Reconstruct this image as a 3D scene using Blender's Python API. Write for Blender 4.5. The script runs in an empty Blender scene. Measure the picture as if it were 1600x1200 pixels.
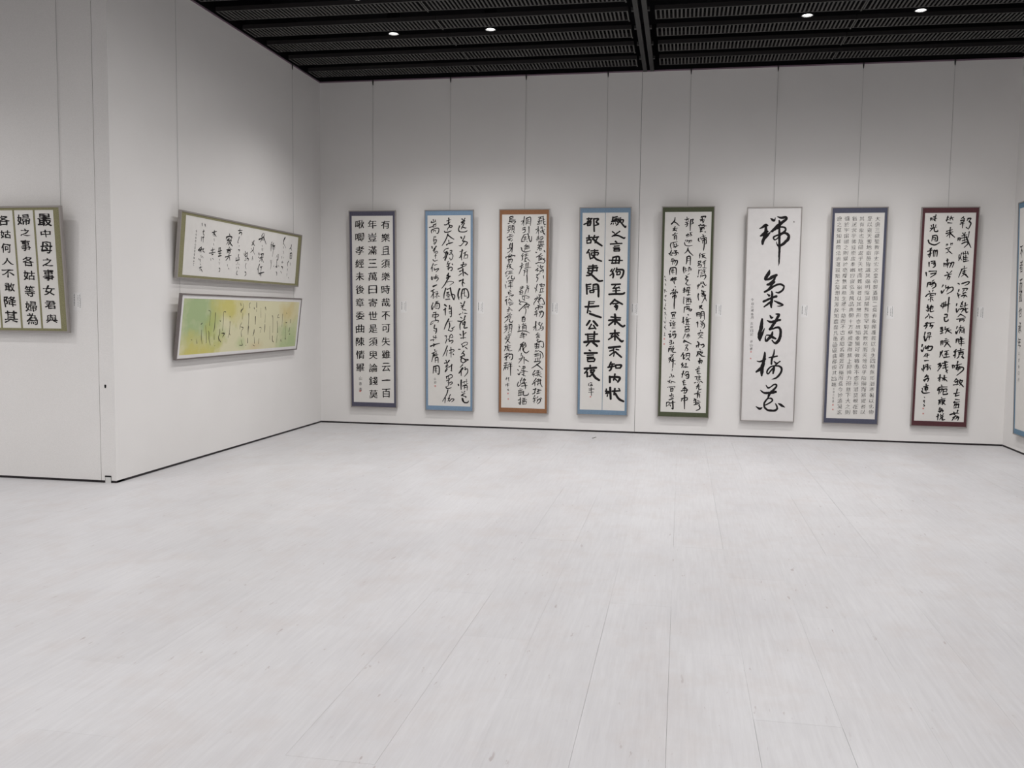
import bpy, bmesh, math, random
from mathutils import Vector, Matrix, noise
from mathutils.geometry import delaunay_2d_cdt

random.seed(7)
C = bpy.context.scene.collection
S = bpy.context.scene
PI = math.pi

# ---------------------------------------------------------------- camera
F_PX, YAW, PITCH, ROLL = 1434.4716, -0.18127927, -0.07739388, 0.01205460
CAM = Vector((4.5592435, -11.1888101, 1.44440287))
fw = Vector((math.sin(YAW) * math.cos(PITCH), math.cos(YAW) * math.cos(PITCH), math.sin(PITCH)))
rt = fw.cross(Vector((0, 0, 1))).normalized()
up = rt.cross(fw)
r2 = math.cos(ROLL) * rt + math.sin(ROLL) * up
u2 = -math.sin(ROLL) * rt + math.cos(ROLL) * up
cd = bpy.data.cameras.new('camera')
cam = bpy.data.objects.new('camera', cd)
C.objects.link(cam)
cd.sensor_width = 36.0
cd.lens = F_PX / 1600 * 36.0
cd.clip_start = 0.05
cam.matrix_world = Matrix(((r2.x, u2.x, -fw.x, CAM.x), (r2.y, u2.y, -fw.y, CAM.y), (r2.z, u2.z, -fw.z, CAM.z), (0, 0, 0, 1)))
S.camera = cam

# ---------------------------------------------------------------- world, exposure, lamp settings
W = bpy.data.worlds.new('world')
S.world = W
W.use_nodes = True
W.node_tree.nodes['Background'].inputs['Color'].default_value = (0.9, 0.92, 1.0, 1)
W.node_tree.nodes['Background'].inputs['Strength'].default_value = 0.05
S.view_settings.view_transform = 'Standard'
S.view_settings.look = 'None'
S.view_settings.gamma = 1.0
S.view_settings.use_curve_mapping = False
S.view_settings.exposure = 0.09
LAMP_W = (128.0, 72.0, 58.0, 44.0, 27.0)   # watts: first row by the back wall, second, third, all others, those beside the left wall
LAMP_CONE = tuple(math.radians(a) for a in (125, 172, 179, 179, 110))
LAMP_COLOR = (1.0, 0.975, 0.965)

# ---------------------------------------------------------------- dimensions (metres)
WID, DEP, HGT = 8.18157, 4.39859, 4.30      # back wall width, left wall length, wall height
YB, XL = -15.0, -6.0                        # rear wall, far left wall


# ---------------------------------------------------------------- materials
def mat(name, col, rough=0.6, spec=0.4, metal=0.0):
    m = bpy.data.materials.new(name)
    m.use_nodes = True
    b = m.node_tree.nodes['Principled BSDF']
    b.inputs['Base Color'].default_value = (*col, 1)
    b.inputs['Roughness'].default_value = rough
    b.inputs['Specular IOR Level'].default_value = spec
    b.inputs['Metallic'].default_value = metal
    return m


def lin(r, g, b):
    f = lambda c: (c / 255 / 12.92) if c / 255 <= 0.04045 else ((c / 255 + 0.055) / 1.055) ** 2.4
    return (f(r), f(g), f(b))


def nz(m, scale, detail=4, rough=0.6, stretch=(1, 1, 1), coords='Object'):
    nt = m.node_tree
    tc = nt.nodes.new('ShaderNodeTexCoord')
    mp = nt.nodes.new('ShaderNodeMapping')
    mp.inputs['Scale'].default_value = stretch
    n = nt.nodes.new('ShaderNodeTexNoise')
    n.inputs['Scale'].default_value = scale
    n.inputs['Detail'].default_value = detail
    n.inputs['Roughness'].default_value = rough
    nt.links.new(tc.outputs[coords], mp.inputs[0])
    nt.links.new(mp.outputs[0], n.inputs['Vector'])
    return n


def ramp(m, src, stops):
    r = m.node_tree.nodes.new('ShaderNodeValToRGB')
    e = r.color_ramp.elements
    e[0].position, e[0].color = stops[0][0], (*stops[0][1], 1)
    e[1].position, e[1].color = stops[-1][0], (*stops[-1][1], 1)
    for p, c in stops[1:-1]:
        x = e.new(p)
        x.color = (*c, 1)
    m.node_tree.links.new(src, r.inputs[0])
    return r.outputs[0]


def mix(m, fac, a, b, mode='MIX'):
    n = m.node_tree.nodes.new('ShaderNodeMix')
    n.data_type = 'RGBA'
    n.blend_type = mode
    for sock, v in ((n.inputs['Factor'], fac), (n.inputs[6], a), (n.inputs[7], b)):
        if isinstance(v, (int, float)):
            sock.default_value = v
        elif isinstance(v, tuple):
            sock.default_value = (*v, 1)
        else:
            m.node_tree.links.new(v, sock)
    return n.outputs[2]


def base(m, out):
    m.node_tree.links.new(out, m.node_tree.nodes['Principled BSDF'].inputs['Base Color'])


def bump(m, src, strength, dist=0.002):
    b = m.node_tree.nodes.new('ShaderNodeBump')
    b.inputs['Strength'].default_value = strength
    b.inputs['Distance'].default_value = dist
    m.node_tree.links.new(src, b.inputs['Height'])
    m.node_tree.links.new(b.outputs[0], m.node_tree.nodes['Principled BSDF'].inputs['Normal'])


M = {}
w = M['wall'] = mat('wall_cloth', (0.8, 0.79, 0.78), 0.85, 0.2)
n1 = nz(w, 0.8, 3)
n2 = nz(w, 260, 2, 0.5)
o1 = ramp(w, n1.outputs[0], [(0.3, (0.79, 0.775, 0.76)), (0.7, (0.83, 0.815, 0.80))])
base(w, mix(w, 0.10, o1, ramp(w, n2.outputs[0], [(0.35, (0.3, 0.3, 0.3)), (0.65, (0.9, 0.9, 0.9))])))
bump(w, n2.outputs[0], 0.15, 0.001)

fl = M['floor'] = mat('white_washed_board', (0.72, 0.71, 0.71), 0.42, 0.35)
tc = fl.node_tree.nodes.new('ShaderNodeObjectInfo')
grain = nz(fl, 30, 5, 0.65, (1, 0.07, 1), 'Generated') if False else None
geo = fl.node_tree.nodes.new('ShaderNodeNewGeometry')
def gn(scale, stretch, detail=4, rough=0.6):
    mp = fl.node_tree.nodes.new('ShaderNodeMapping')
    mp.inputs['Scale'].default_value = stretch
    fl.node_tree.links.new(geo.outputs['Position'], mp.inputs[0])
    n = fl.node_tree.nodes.new('ShaderNodeTexNoise')
    n.inputs['Scale'].default_value = scale
    n.inputs['Detail'].default_value = detail
    n.inputs['Roughness'].default_value = rough
    fl.node_tree.links.new(mp.outputs[0], n.inputs['Vector'])
    return n.outputs[0]
a = gn(55, (1, 0.05, 1), 5, 0.7)
b = gn(1.3, (1, 0.6, 1), 4)
c = gn(3.2, (1, 0.8, 1), 7, 0.68)
col = ramp(fl, b, [(0.3, (0.535, 0.530, 0.548)), (0.5, (0.575, 0.572, 0.588)), (0.7, (0.625, 0.626, 0.645))])
col = mix(fl, 0.28, col, ramp(fl, a, [(0.3, (0.46, 0.445, 0.45)), (0.7, (0.70, 0.695, 0.70))]))
col = mix(fl, ramp(fl, c, [(0.48, (0, 0, 0)), (0.72, (0.36, 0.36, 0.36))]), col, (0.515, 0.46, 0.435))
# small dark scuffs
d = gn(34, (1, 0.22, 1), 3, 0.6)
e2 = gn(2.4, (1, 1, 1), 2, 0.5)
m1 = ramp(fl, d, [(0.665, (0, 0, 0)), (0.71, (1, 1, 1))])
m2 = ramp(fl, e2, [(0.42, (0, 0, 0)), (0.6, (0.75, 0.75, 0.75))])
col = mix(fl, mix(fl, 1.0, m1, m2, 'MULTIPLY'), col, (0.36, 0.31, 0.31))
# every board a little different
rnd = ramp(fl, tc.outputs['Random'], [(0.0, (0.965, 0.965, 0.965)), (1.0, (1.0, 1.0, 1.0))])
col = mix(fl, 1.0, col, rnd, 'MULTIPLY')
base(fl, col)
rr = fl.node_tree.nodes.new('ShaderNodeMapRange')
rr.inputs['To Min'].default_value = 0.36
rr.inputs['To Max'].default_value = 0.55
fl.node_tree.links.new(c, rr.inputs['Value'])
fl.node_tree.links.new(rr.outputs[0], fl.node_tree.nodes['Principled BSDF'].inputs['Roughness'])
bump(fl, a, 0.12, 0.001)

M['gap'] = mat('black_gap', (0.012, 0.011, 0.013), 0.8, 0.1)
M['joint'] = mat('joint_backing', (0.10, 0.095, 0.095), 0.9, 0.1)  # dark tone behind the board and panel joints
M['void'] = mat('black_paint', (0.006, 0.006, 0.007), 0.9, 0.05)
M['slat'] = mat('charcoal_slat', (0.068, 0.067, 0.063), 0.6, 0.3)
M['lip_shade'] = mat('charcoal_lip_shade', (0.020, 0.018, 0.0185), 0.6, 0.3)  # darker charcoal, shade of the panel sides put into the colour
M['rail'] = mat('charcoal_rail', (0.034, 0.034, 0.033), 0.6, 0.3)
M['trim'] = mat('mauve_grey_trim', lin(128, 108, 122), 0.5, 0.4)
M['baseb'] = mat('black_baseboard', (0.018, 0.014, 0.016), 0.6, 0.3)
M['metal'] = mat('brushed_silver', (0.36, 0.335, 0.32), 0.42, 0.5, 0.6)
M['darkmetal'] = mat('dark_silver', (0.22, 0.195, 0.19), 0.4, 0.5, 0.6)
M['wire'] = mat('steel_wire', (0.38, 0.38, 0.37), 0.5, 0.4, 0.2)
M['hook'] = mat('black_hook', (0.03, 0.03, 0.03), 0.5, 0.4)
M['backing'] = mat('back_board', (0.42, 0.36, 0.28), 0.8, 0.2)
M['ink'] = mat('sumi_ink', (0.016, 0.014, 0.015), 0.75, 0.15)
M['inkpale'] = mat('thin_sumi_ink', (0.06, 0.055, 0.045), 0.8, 0.1)
M['seal'] = mat('vermilion_seal', lin(205, 70, 58), 0.8, 0.1)
M['card'] = mat('white_card', (0.83, 0.825, 0.82), 0.7, 0.2)
M['white'] = mat('white_plate', (0.66, 0.66, 0.65), 0.5, 0.3)
M['alu'] = mat('reflector', (0.75, 0.75, 0.75), 0.25, 0.5, 0.9)
lm = M['lamp'] = mat('lamp_glass', (0.9, 0.9, 0.9))
lm.node_tree.nodes['Principled BSDF'].inputs['Emission Color'].default_value = (1, 0.99, 0.97, 1)
lm.node_tree.nodes['Principled BSDF'].inputs['Emission Strength'].default_value = 6.0


def cloth(name, rgb):
    m = mat(name, lin(*rgb), 0.85, 0.15)
    n = nz(m, 140, 2, 0.5, (1, 1, 1))
    c0 = lin(*rgb)
    base(m, ramp(m, n.outputs[0], [(0.3, tuple(x * 0.82 for x in c0)), (0.7, tuple(min(1, x * 1.15) for x in c0))]))
    return m


def paper(name, rgb):
    m = mat(name, lin(*rgb), 0.85, 0.1)
    n = nz(m, 12, 5, 0.7)
    c0 = lin(*rgb)
    base(m, ramp(m, n.outputs[0], [(0.3, tuple(x * 0.97 for x in c0)), (0.7, tuple(min(1, x * 1.02) for x in c0))]))
    return m


M['paper'] = paper('rice_paper', (220, 218, 214))
M['paperwhite'] = paper('white_rice_paper', (221, 219, 218))


# ---------------------------------------------------------------- mesh helpers
def box(bm, x0, x1, y0, y1, z0, z1):
    v = [bm.verts.new(p) for p in ((x0, y0, z0), (x1, y0, z0), (x1, y1, z0), (x0, y1, z0), (x0, y0, z1), (x1, y0, z1), (x1, y1, z1), (x0, y1, z1))]
    for f in ((3, 2, 1, 0), (4, 5, 6, 7), (0, 1, 5, 4), (1, 2, 6, 5), (2, 3, 7, 6), (3, 0, 4, 7)):
        bm.faces.new([v[i] for i in f])
    return v


def tube(bm, p, q, r, n=8):
    p, q = Vector(p), Vector(q)
    d = (q - p).normalized()
    a_ = d.orthogonal().normalized()
    b_ = d.cross(a_)
    r1 = [bm.verts.new(p + r * (math.cos(t) * a_ + math.sin(t) * b_)) for t in [2 * PI * i / n for i in range(n)]]
    r3 = [bm.verts.new(q + r * (math.cos(t) * a_ + math.sin(t) * b_)) for t in [2 * PI * i / n for i in range(n)]]
    for i in range(n):
        j = (i + 1) % n
        bm.faces.new((r1[i], r1[j], r3[j], r3[i]))
    bm.faces.new(r1[::-1])
    bm.faces.new(r3)


def lathe(bm, prof, n=24):
    rings = []
    for r, z in prof:
        rings.append([bm.verts.new((r * math.cos(2 * PI * i / n), r * math.sin(2 * PI * i / n), z)) for i in range(n)])
    for a_, b_ in zip(rings, rings[1:]):
        for i in range(n):
            j = (i + 1) % n
            bm.faces.new((a_[i], a_[j], b_[j], b_[i]))


def obj(name, bm, m, parent=None, smooth=False):
    me = bpy.data.meshes.new(name)
    if smooth:
        for f in bm.faces:
            f.smooth = True
    bmesh.ops.recalc_face_normals(bm, faces=bm.faces) if name not in ('ink_writing', 'printed_text', 'seal', 'brushed_character', 'inscription') else None
    bm.to_mesh(me)
    bm.free()
    me.materials.append(m)
    o = bpy.data.objects.new(name, me)
    C.objects.link(o)
    if parent:
        o.parent = parent
    return o


def boxobj(name, b6, m, parent=None):
    bm = bmesh.new()
    box(bm, *b6)
    return obj(name, bm, m, parent)


def struct(o):
    o['kind'] = 'structure'
    return o


def thing(name, label, cat, group=None, mw=None):
    o = bpy.data.objects.new(name, None)
    o.empty_display_size = 0.1
    C.objects.link(o)
    if mw is not None:
        o.matrix_world = mw
    tag(o, label, cat, group)
    return o


def tag(o, label, cat, group=None):
    o['label'] = label
    o['category'] = cat
    if group:
        o['group'] = group
    return o


# ---------------------------------------------------------------- the room
# floor: a dark base with white boards laid on it, running towards the back wall
floor = struct(boxobj('floor', (XL, WID, YB, 0, -0.06, -0.012), M['joint']))
PW, PLN = 0.3045, 1.818
rest = bmesh.new()
i0 = math.floor((XL - 4.5455) / PW)
for i in range(i0, 30):
    x0 = 4.5455 + i * PW
    x1 = x0 + PW
    if x1 <= XL or x0 >= WID:
        continue
    off = [0.0, 0.62, 1.21][i % 3]
    y = 0.0 - off
    ys = [0.0] + ([y] if off else [])
    while ys[-1] - PLN > YB:
        ys.append(ys[-1] - PLN)
    ys.append(YB)
    for ya, yb in zip(ys, ys[1:]):
        g = random.choice([0.00003, 0.00005, 0.0001, 0.0002, 0.0003, 0.0007])
        X0, X1 = max(x0, XL), min(x1, WID)
        # hidden behind the projecting wall?
        if X1 < 0 and yb > -DEP - 0.0:
            continue
        xm, ym = (X0 + X1) / 2, (ya + yb) / 2
        dv = Vector((xm, ym, 0)) - CAM
        dpt = dv.dot(fw)
        seen = dpt > 0.6 and abs(dv.dot(rt)) < dpt * 0.62 + 0.9 and dpt > 1.9
        args = (X0 + g, X1 - g, yb + g, ya - g, -0.012, 0.0)
        if seen:
            boxobj('plank', args, M['floor'], floor)
        else:
            box(rest, *args)
rp = obj('plank', rest, M['floor'], floor)
rp['kind'] = 'stuff'

BH = 0.020   # shadow-gap baseboard height
T = 0.12


def wall(name, axis, pos, a0, a1, sgn, joints):
    """A wall on plane axis=pos from a0 to a1; sgn = direction of its back; panels with recessed joints."""
    def bx6(p0, p1, q0, q1, z0, z1):
        lo, hi = sorted((pos + sgn * p0, pos + sgn * p1))
        return (lo, hi, q0, q1, z0, z1) if axis == 'x' else (q0, q1, lo, hi, z0, z1)
    root = struct(boxobj(name, bx6(0.018, T, a0 + 0.018, a1 - 0.018, BH, HGT), M['joint']))
    ed = [a0] + joints + [a1]
    for k in range(len(ed) - 1):
        g0 = 0.0022 if k else 0
        g1 = 0.0022 if k < len(ed) - 2 else 0
        boxobj('wall_panel', bx6(0, 0.018, ed[k] + g0, ed[k + 1] - g1, BH, HGT), M['wall'], root)
    side = name.replace('wall_', '')
    struct(boxobj('baseboard_' + side, bx6(0.004, T, a0 + 0.004, a1 - 0.004, 0, BH), M['baseb']))
    return root


wall('wall_back', 'y', 0, 0, WID, 1, [4.0305])
wl = wall('wall_left', 'x', 0, -DEP + 0.018, 0, -1, [])
wr = wall('wall_right', 'x', WID, YB, 0, 1, [-2.0, -6.0, -10.0])
wf = wall('wall_front_left', 'y', -DEP, XL, 0, 1, [-4.14, -0.137])
wall('wall_far_left', 'x', XL, YB, -DEP, -1, [-10.0])
wall('wall_rear', 'y', YB, XL, WID, -1, [-2.0, 2.0, 6.0])
# small fittings in the end panel of the projecting wall
bm = bmesh.new()
box(bm, -0.0885, -0.0755, -DEP - 0.0015, -DEP + 0.001, 0.788, 0.816)
box(bm, -0.0905, -0.0735, -DEP - 0.0010, -DEP + 0.001, 0.797, 0.812)
obj('lock_hole', bm, M['gap'], wf)
boxobj('base_cover', (-0.0985, -0.0465, -DEP - 0.004, -DEP + 0.001, 0.0, 0.049), M['white'], wf)
bm = bmesh.new()
box(bm, -0.101, -0.0445, -DEP - 0.005, -DEP + 0.001, 0.049, 0.0600)
box(bm, -0.101, -0.0985, -DEP - 0.003, -DEP + 0.001, 0.0, 0.049)
box(bm, -0.0465, -0.0440, -DEP - 0.003, -DEP + 0.001, 0.0, 0.049)
obj('cover_edge', bm, M['gap'], wf)

# trims on top of the walls
struct(boxobj('trim_1', (0, WID, -0.006, 0.02, HGT, HGT + 0.016), M['trim']))
struct(boxobj('trim_2', (-0.02, 0.006, -DEP, 0, HGT, HGT + 0.016), M['trim']))
struct(boxobj('trim_3', (WID - 0.006, WID + 0.02, YB, 0, HGT, HGT + 0.016), M['trim']))
struct(boxobj('trim_4', (XL, 0, -DEP - 0.006, -DEP + 0.02, HGT, HGT + 0.016), M['trim']))

# ceiling: black void with hanging louvre panels
bm = bmesh.new()
ZT = 4.85
box(bm, XL - T, WID + T, YB - T, T, ZT, ZT + 0.1)
Z1 = HGT + 0.016
box(bm, 0, WID + T, 0, T, Z1, ZT)
box(bm, WID, WID + T, YB - T, 0, Z1, ZT)
box(bm, XL - T, WID, YB - T, YB, Z1 - 0.016, ZT)
box(bm, XL - T, XL, YB, -DEP, Z1 - 0.016, ZT)
box(bm, XL - T, 0, -DEP, -DEP + T, Z1, ZT)
box(bm, -T, 0, -DEP + T, T, Z1, ZT)
ceiling = struct(obj('ceiling', bm, M['void']))

ZG = 4.300
PIT, YF0, GWD = 0.5560, -0.275, 0.282
LIP = 0.042


def grille_mesh(x0, x1):
    bm = bmesh.new()
    e = 0.014
    box(bm, x0, x1, -GWD, -GWD + e, ZG, ZG + LIP)
    box(bm, x0, x1, -e, 0, ZG, ZG + LIP)
    box(bm, x0, x0 + e, -GWD + e, -e, ZG, ZG + LIP)
    box(bm, x1 - e, x1, -GWD + e, -e, ZG, ZG + LIP)
    box(bm, x1 - 0.01, x1 + 0.004, 0, 0.045, ZG + 0.002, ZG + 0.006)
    me = bpy.data.meshes.new('grille_panel')
    bmesh.ops.recalc_face_normals(bm, faces=bm.faces)
    bm.to_mesh(me); bm.free()
    me.materials.append(M['slat'])
    me.materials.append(M['lip_shade'])
    for p_ in me.polygons:
        if abs(p_.normal.z) < 0.5 or p_.normal.z > 0:  # side and top faces take the darker, shaded copy of the charcoal
            p_.material_index = 1
    bs = bmesh.new()
    n = round((x1 - x0 - 2 * e) / 0.0392)
    p = (x1 - x0 - 2 * e) / n
    for k in range(1, n):
        xc = x0 + e + p * k
        box(bs, xc - 0.0085, xc + 0.0085, -GWD + e, -e, ZG + 0.0005, ZG + 0.007)
    ms = bpy.data.meshes.new('slats')
    bmesh.ops.recalc_face_normals(bs, faces=bs.faces)
    bs.to_mesh(ms); bs.free()
    ms.materials.append(M['slat'])
    return me, ms


spans = [(0.075, 2.104), (2.110, 3.985), (4.238, 6.140), (6.146, WID - 0.075)]
side_spans = [(-1.95, 0.069), (-3.95, -1.956), (XL + 0.075, -3.956)]
GM = {s: grille_mesh(*s) for s in spans + side_spans}
k = 0
while YF0 - k * PIT - GWD > YB + 0.1:
    yf = YF0 - k * PIT
    for s in spans + (side_spans if yf < -DEP - 0.1 else []):
        me, ms = GM[s]
        g = bpy.data.objects.new('grille_panel', me)
        C.objects.link(g)
        g.parent = ceiling
        g.location = (0, yf, 0)
        h = bpy.data.objects.new('slats', ms)
        C.objects.link(h)
        h.parent = g
        h['kind'] = 'stuff'
    k += 1
NROW = k
# the rail running across the room over the joint of the back wall
for x0 in (4.040, 4.122):
    bm = bmesh.new()
    box(bm, x0, x0 + 0.046, YB + 0.02, -0.02, ZG - 0.004, ZG + 0.05)
    out = -1 if x0 < 4.1 else 1
    for kk in range(NROW):
        yn = YF0 - kk * PIT - GWD
        xa = x0 - 0.022 if out < 0 else x0 + 0.046
        box(bm, xa, xa + 0.022, yn - 0.01, yn + 0.035, ZG, ZG + 0.03)
    obj('ceiling_rail', bm, M['rail'], ceiling)

# ---------------------------------------------------------------- downlights
def downlight_parts(root):
    bm = bmesh.new()
    lathe(bm, [(0.066, 0.20), (0.066, 0.004), (0.062, 0.0), (0.052, 0.0), (0.0515, 0.004)])
    obj('housing', bm, M['void'], root, True)
    bm = bmesh.new()
    lathe(bm, [(0.0515, 0.003), (0.047, 0.030), (0.030, 0.062)])
    obj('reflector', bm, M['alu'], root, True)
    bm = bmesh.new()
    lathe(bm, [(0.0475, 0.026), (0.044, 0.021), (0.030, 0.014), (0.001, 0.010)])
    obj('lamp', bm, M['lamp'], root, True)
    ld = bpy.data.lights.new('lamp_light', 'SPOT')
    ld.energy = LAMP_W[0]
    ld.color = LAMP_COLOR
    ld.spot_size = LAMP_CONE[0]
    ld.spot_blend = 1.0
    ld.shadow_soft_size = 0.030
    lo = bpy.data.objects.new('lamp_light', ld)
    C.objects.link(lo)
    lo.parent = root
    lo.location = (0, 0, -0.004)


LIGHT_DATA = []


def downlight(x, y, label, group, src=None, row=None):
    if row is None:
        row = min(3, int(round((-1.8 - y) / 1.11)))
        if x < 2 and row:
            row = 4
    if src is None:
        r = thing('downlight', label, 'downlight', group)
        downlight_parts(r)
    else:
        r = src.copy()
        C.objects.link(r)
        for ch in list(src.children):
            c_ = ch.copy()
            C.objects.link(c_)
            c_.parent = r
            if c_.type == 'LIGHT':
                c_.data = LIGHT_DATA[row]
        tag(r, label, 'downlight', group)
    r.location = (x, y, 4.312)
    return r


G1 = 'recessed downlights in the slatted ceiling'
d0 = downlight(1.545, -1.80, 'small round downlight in the dark ceiling, leftmost of the four in the nearest lit row', G1)
ld0 = [c_ for c_ in d0.children if c_.type == 'LIGHT'][0].data
for wt in LAMP_W:
    l_ = ld0.copy()
    l_.energy = wt
    l_.spot_size = LAMP_CONE[len(LIGHT_DATA)]
    LIGHT_DATA.append(l_)
for x, lb in ((2.572, 'small round downlight in the dark ceiling, second from left, left of the central rail'),
              (5.668, 'small round downlight in the dark ceiling, first one right of the central rail'),
              (6.690, 'small round downlight in the dark ceiling, rightmost in the photo')):
    downlight(x, -1.80, lb, G1, d0)
downlight(1.545, -2.895, 'downlight cut by the top edge of the photo, a ceiling row nearer than the others', G1, d0)
OFF = 'round downlight in a ceiling row nearer the viewer, unseen, added to light the room'
GO = 'unseen downlights added in the ceiling'
for k, y in enumerate([-2.895, -4.01, -5.12, -6.23, -7.34, -8.46, -9.57, -10.68, -11.79, -12.9]):  # rows out of view, carried on from the seen ones for their light
    for x in (1.545, 2.572, 5.668, 6.690):
        if k == 0 and x < 2:
            continue
        if y < -8 and x in (2.572, 5.668) and False:
            continue
        downlight(x, y, OFF, GO, d0)
    if y < -DEP - 1:
        for x in (-1.55, -4.1):
            downlight(x, y, OFF, GO, d0, 0 if y > -7 else 2)

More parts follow.
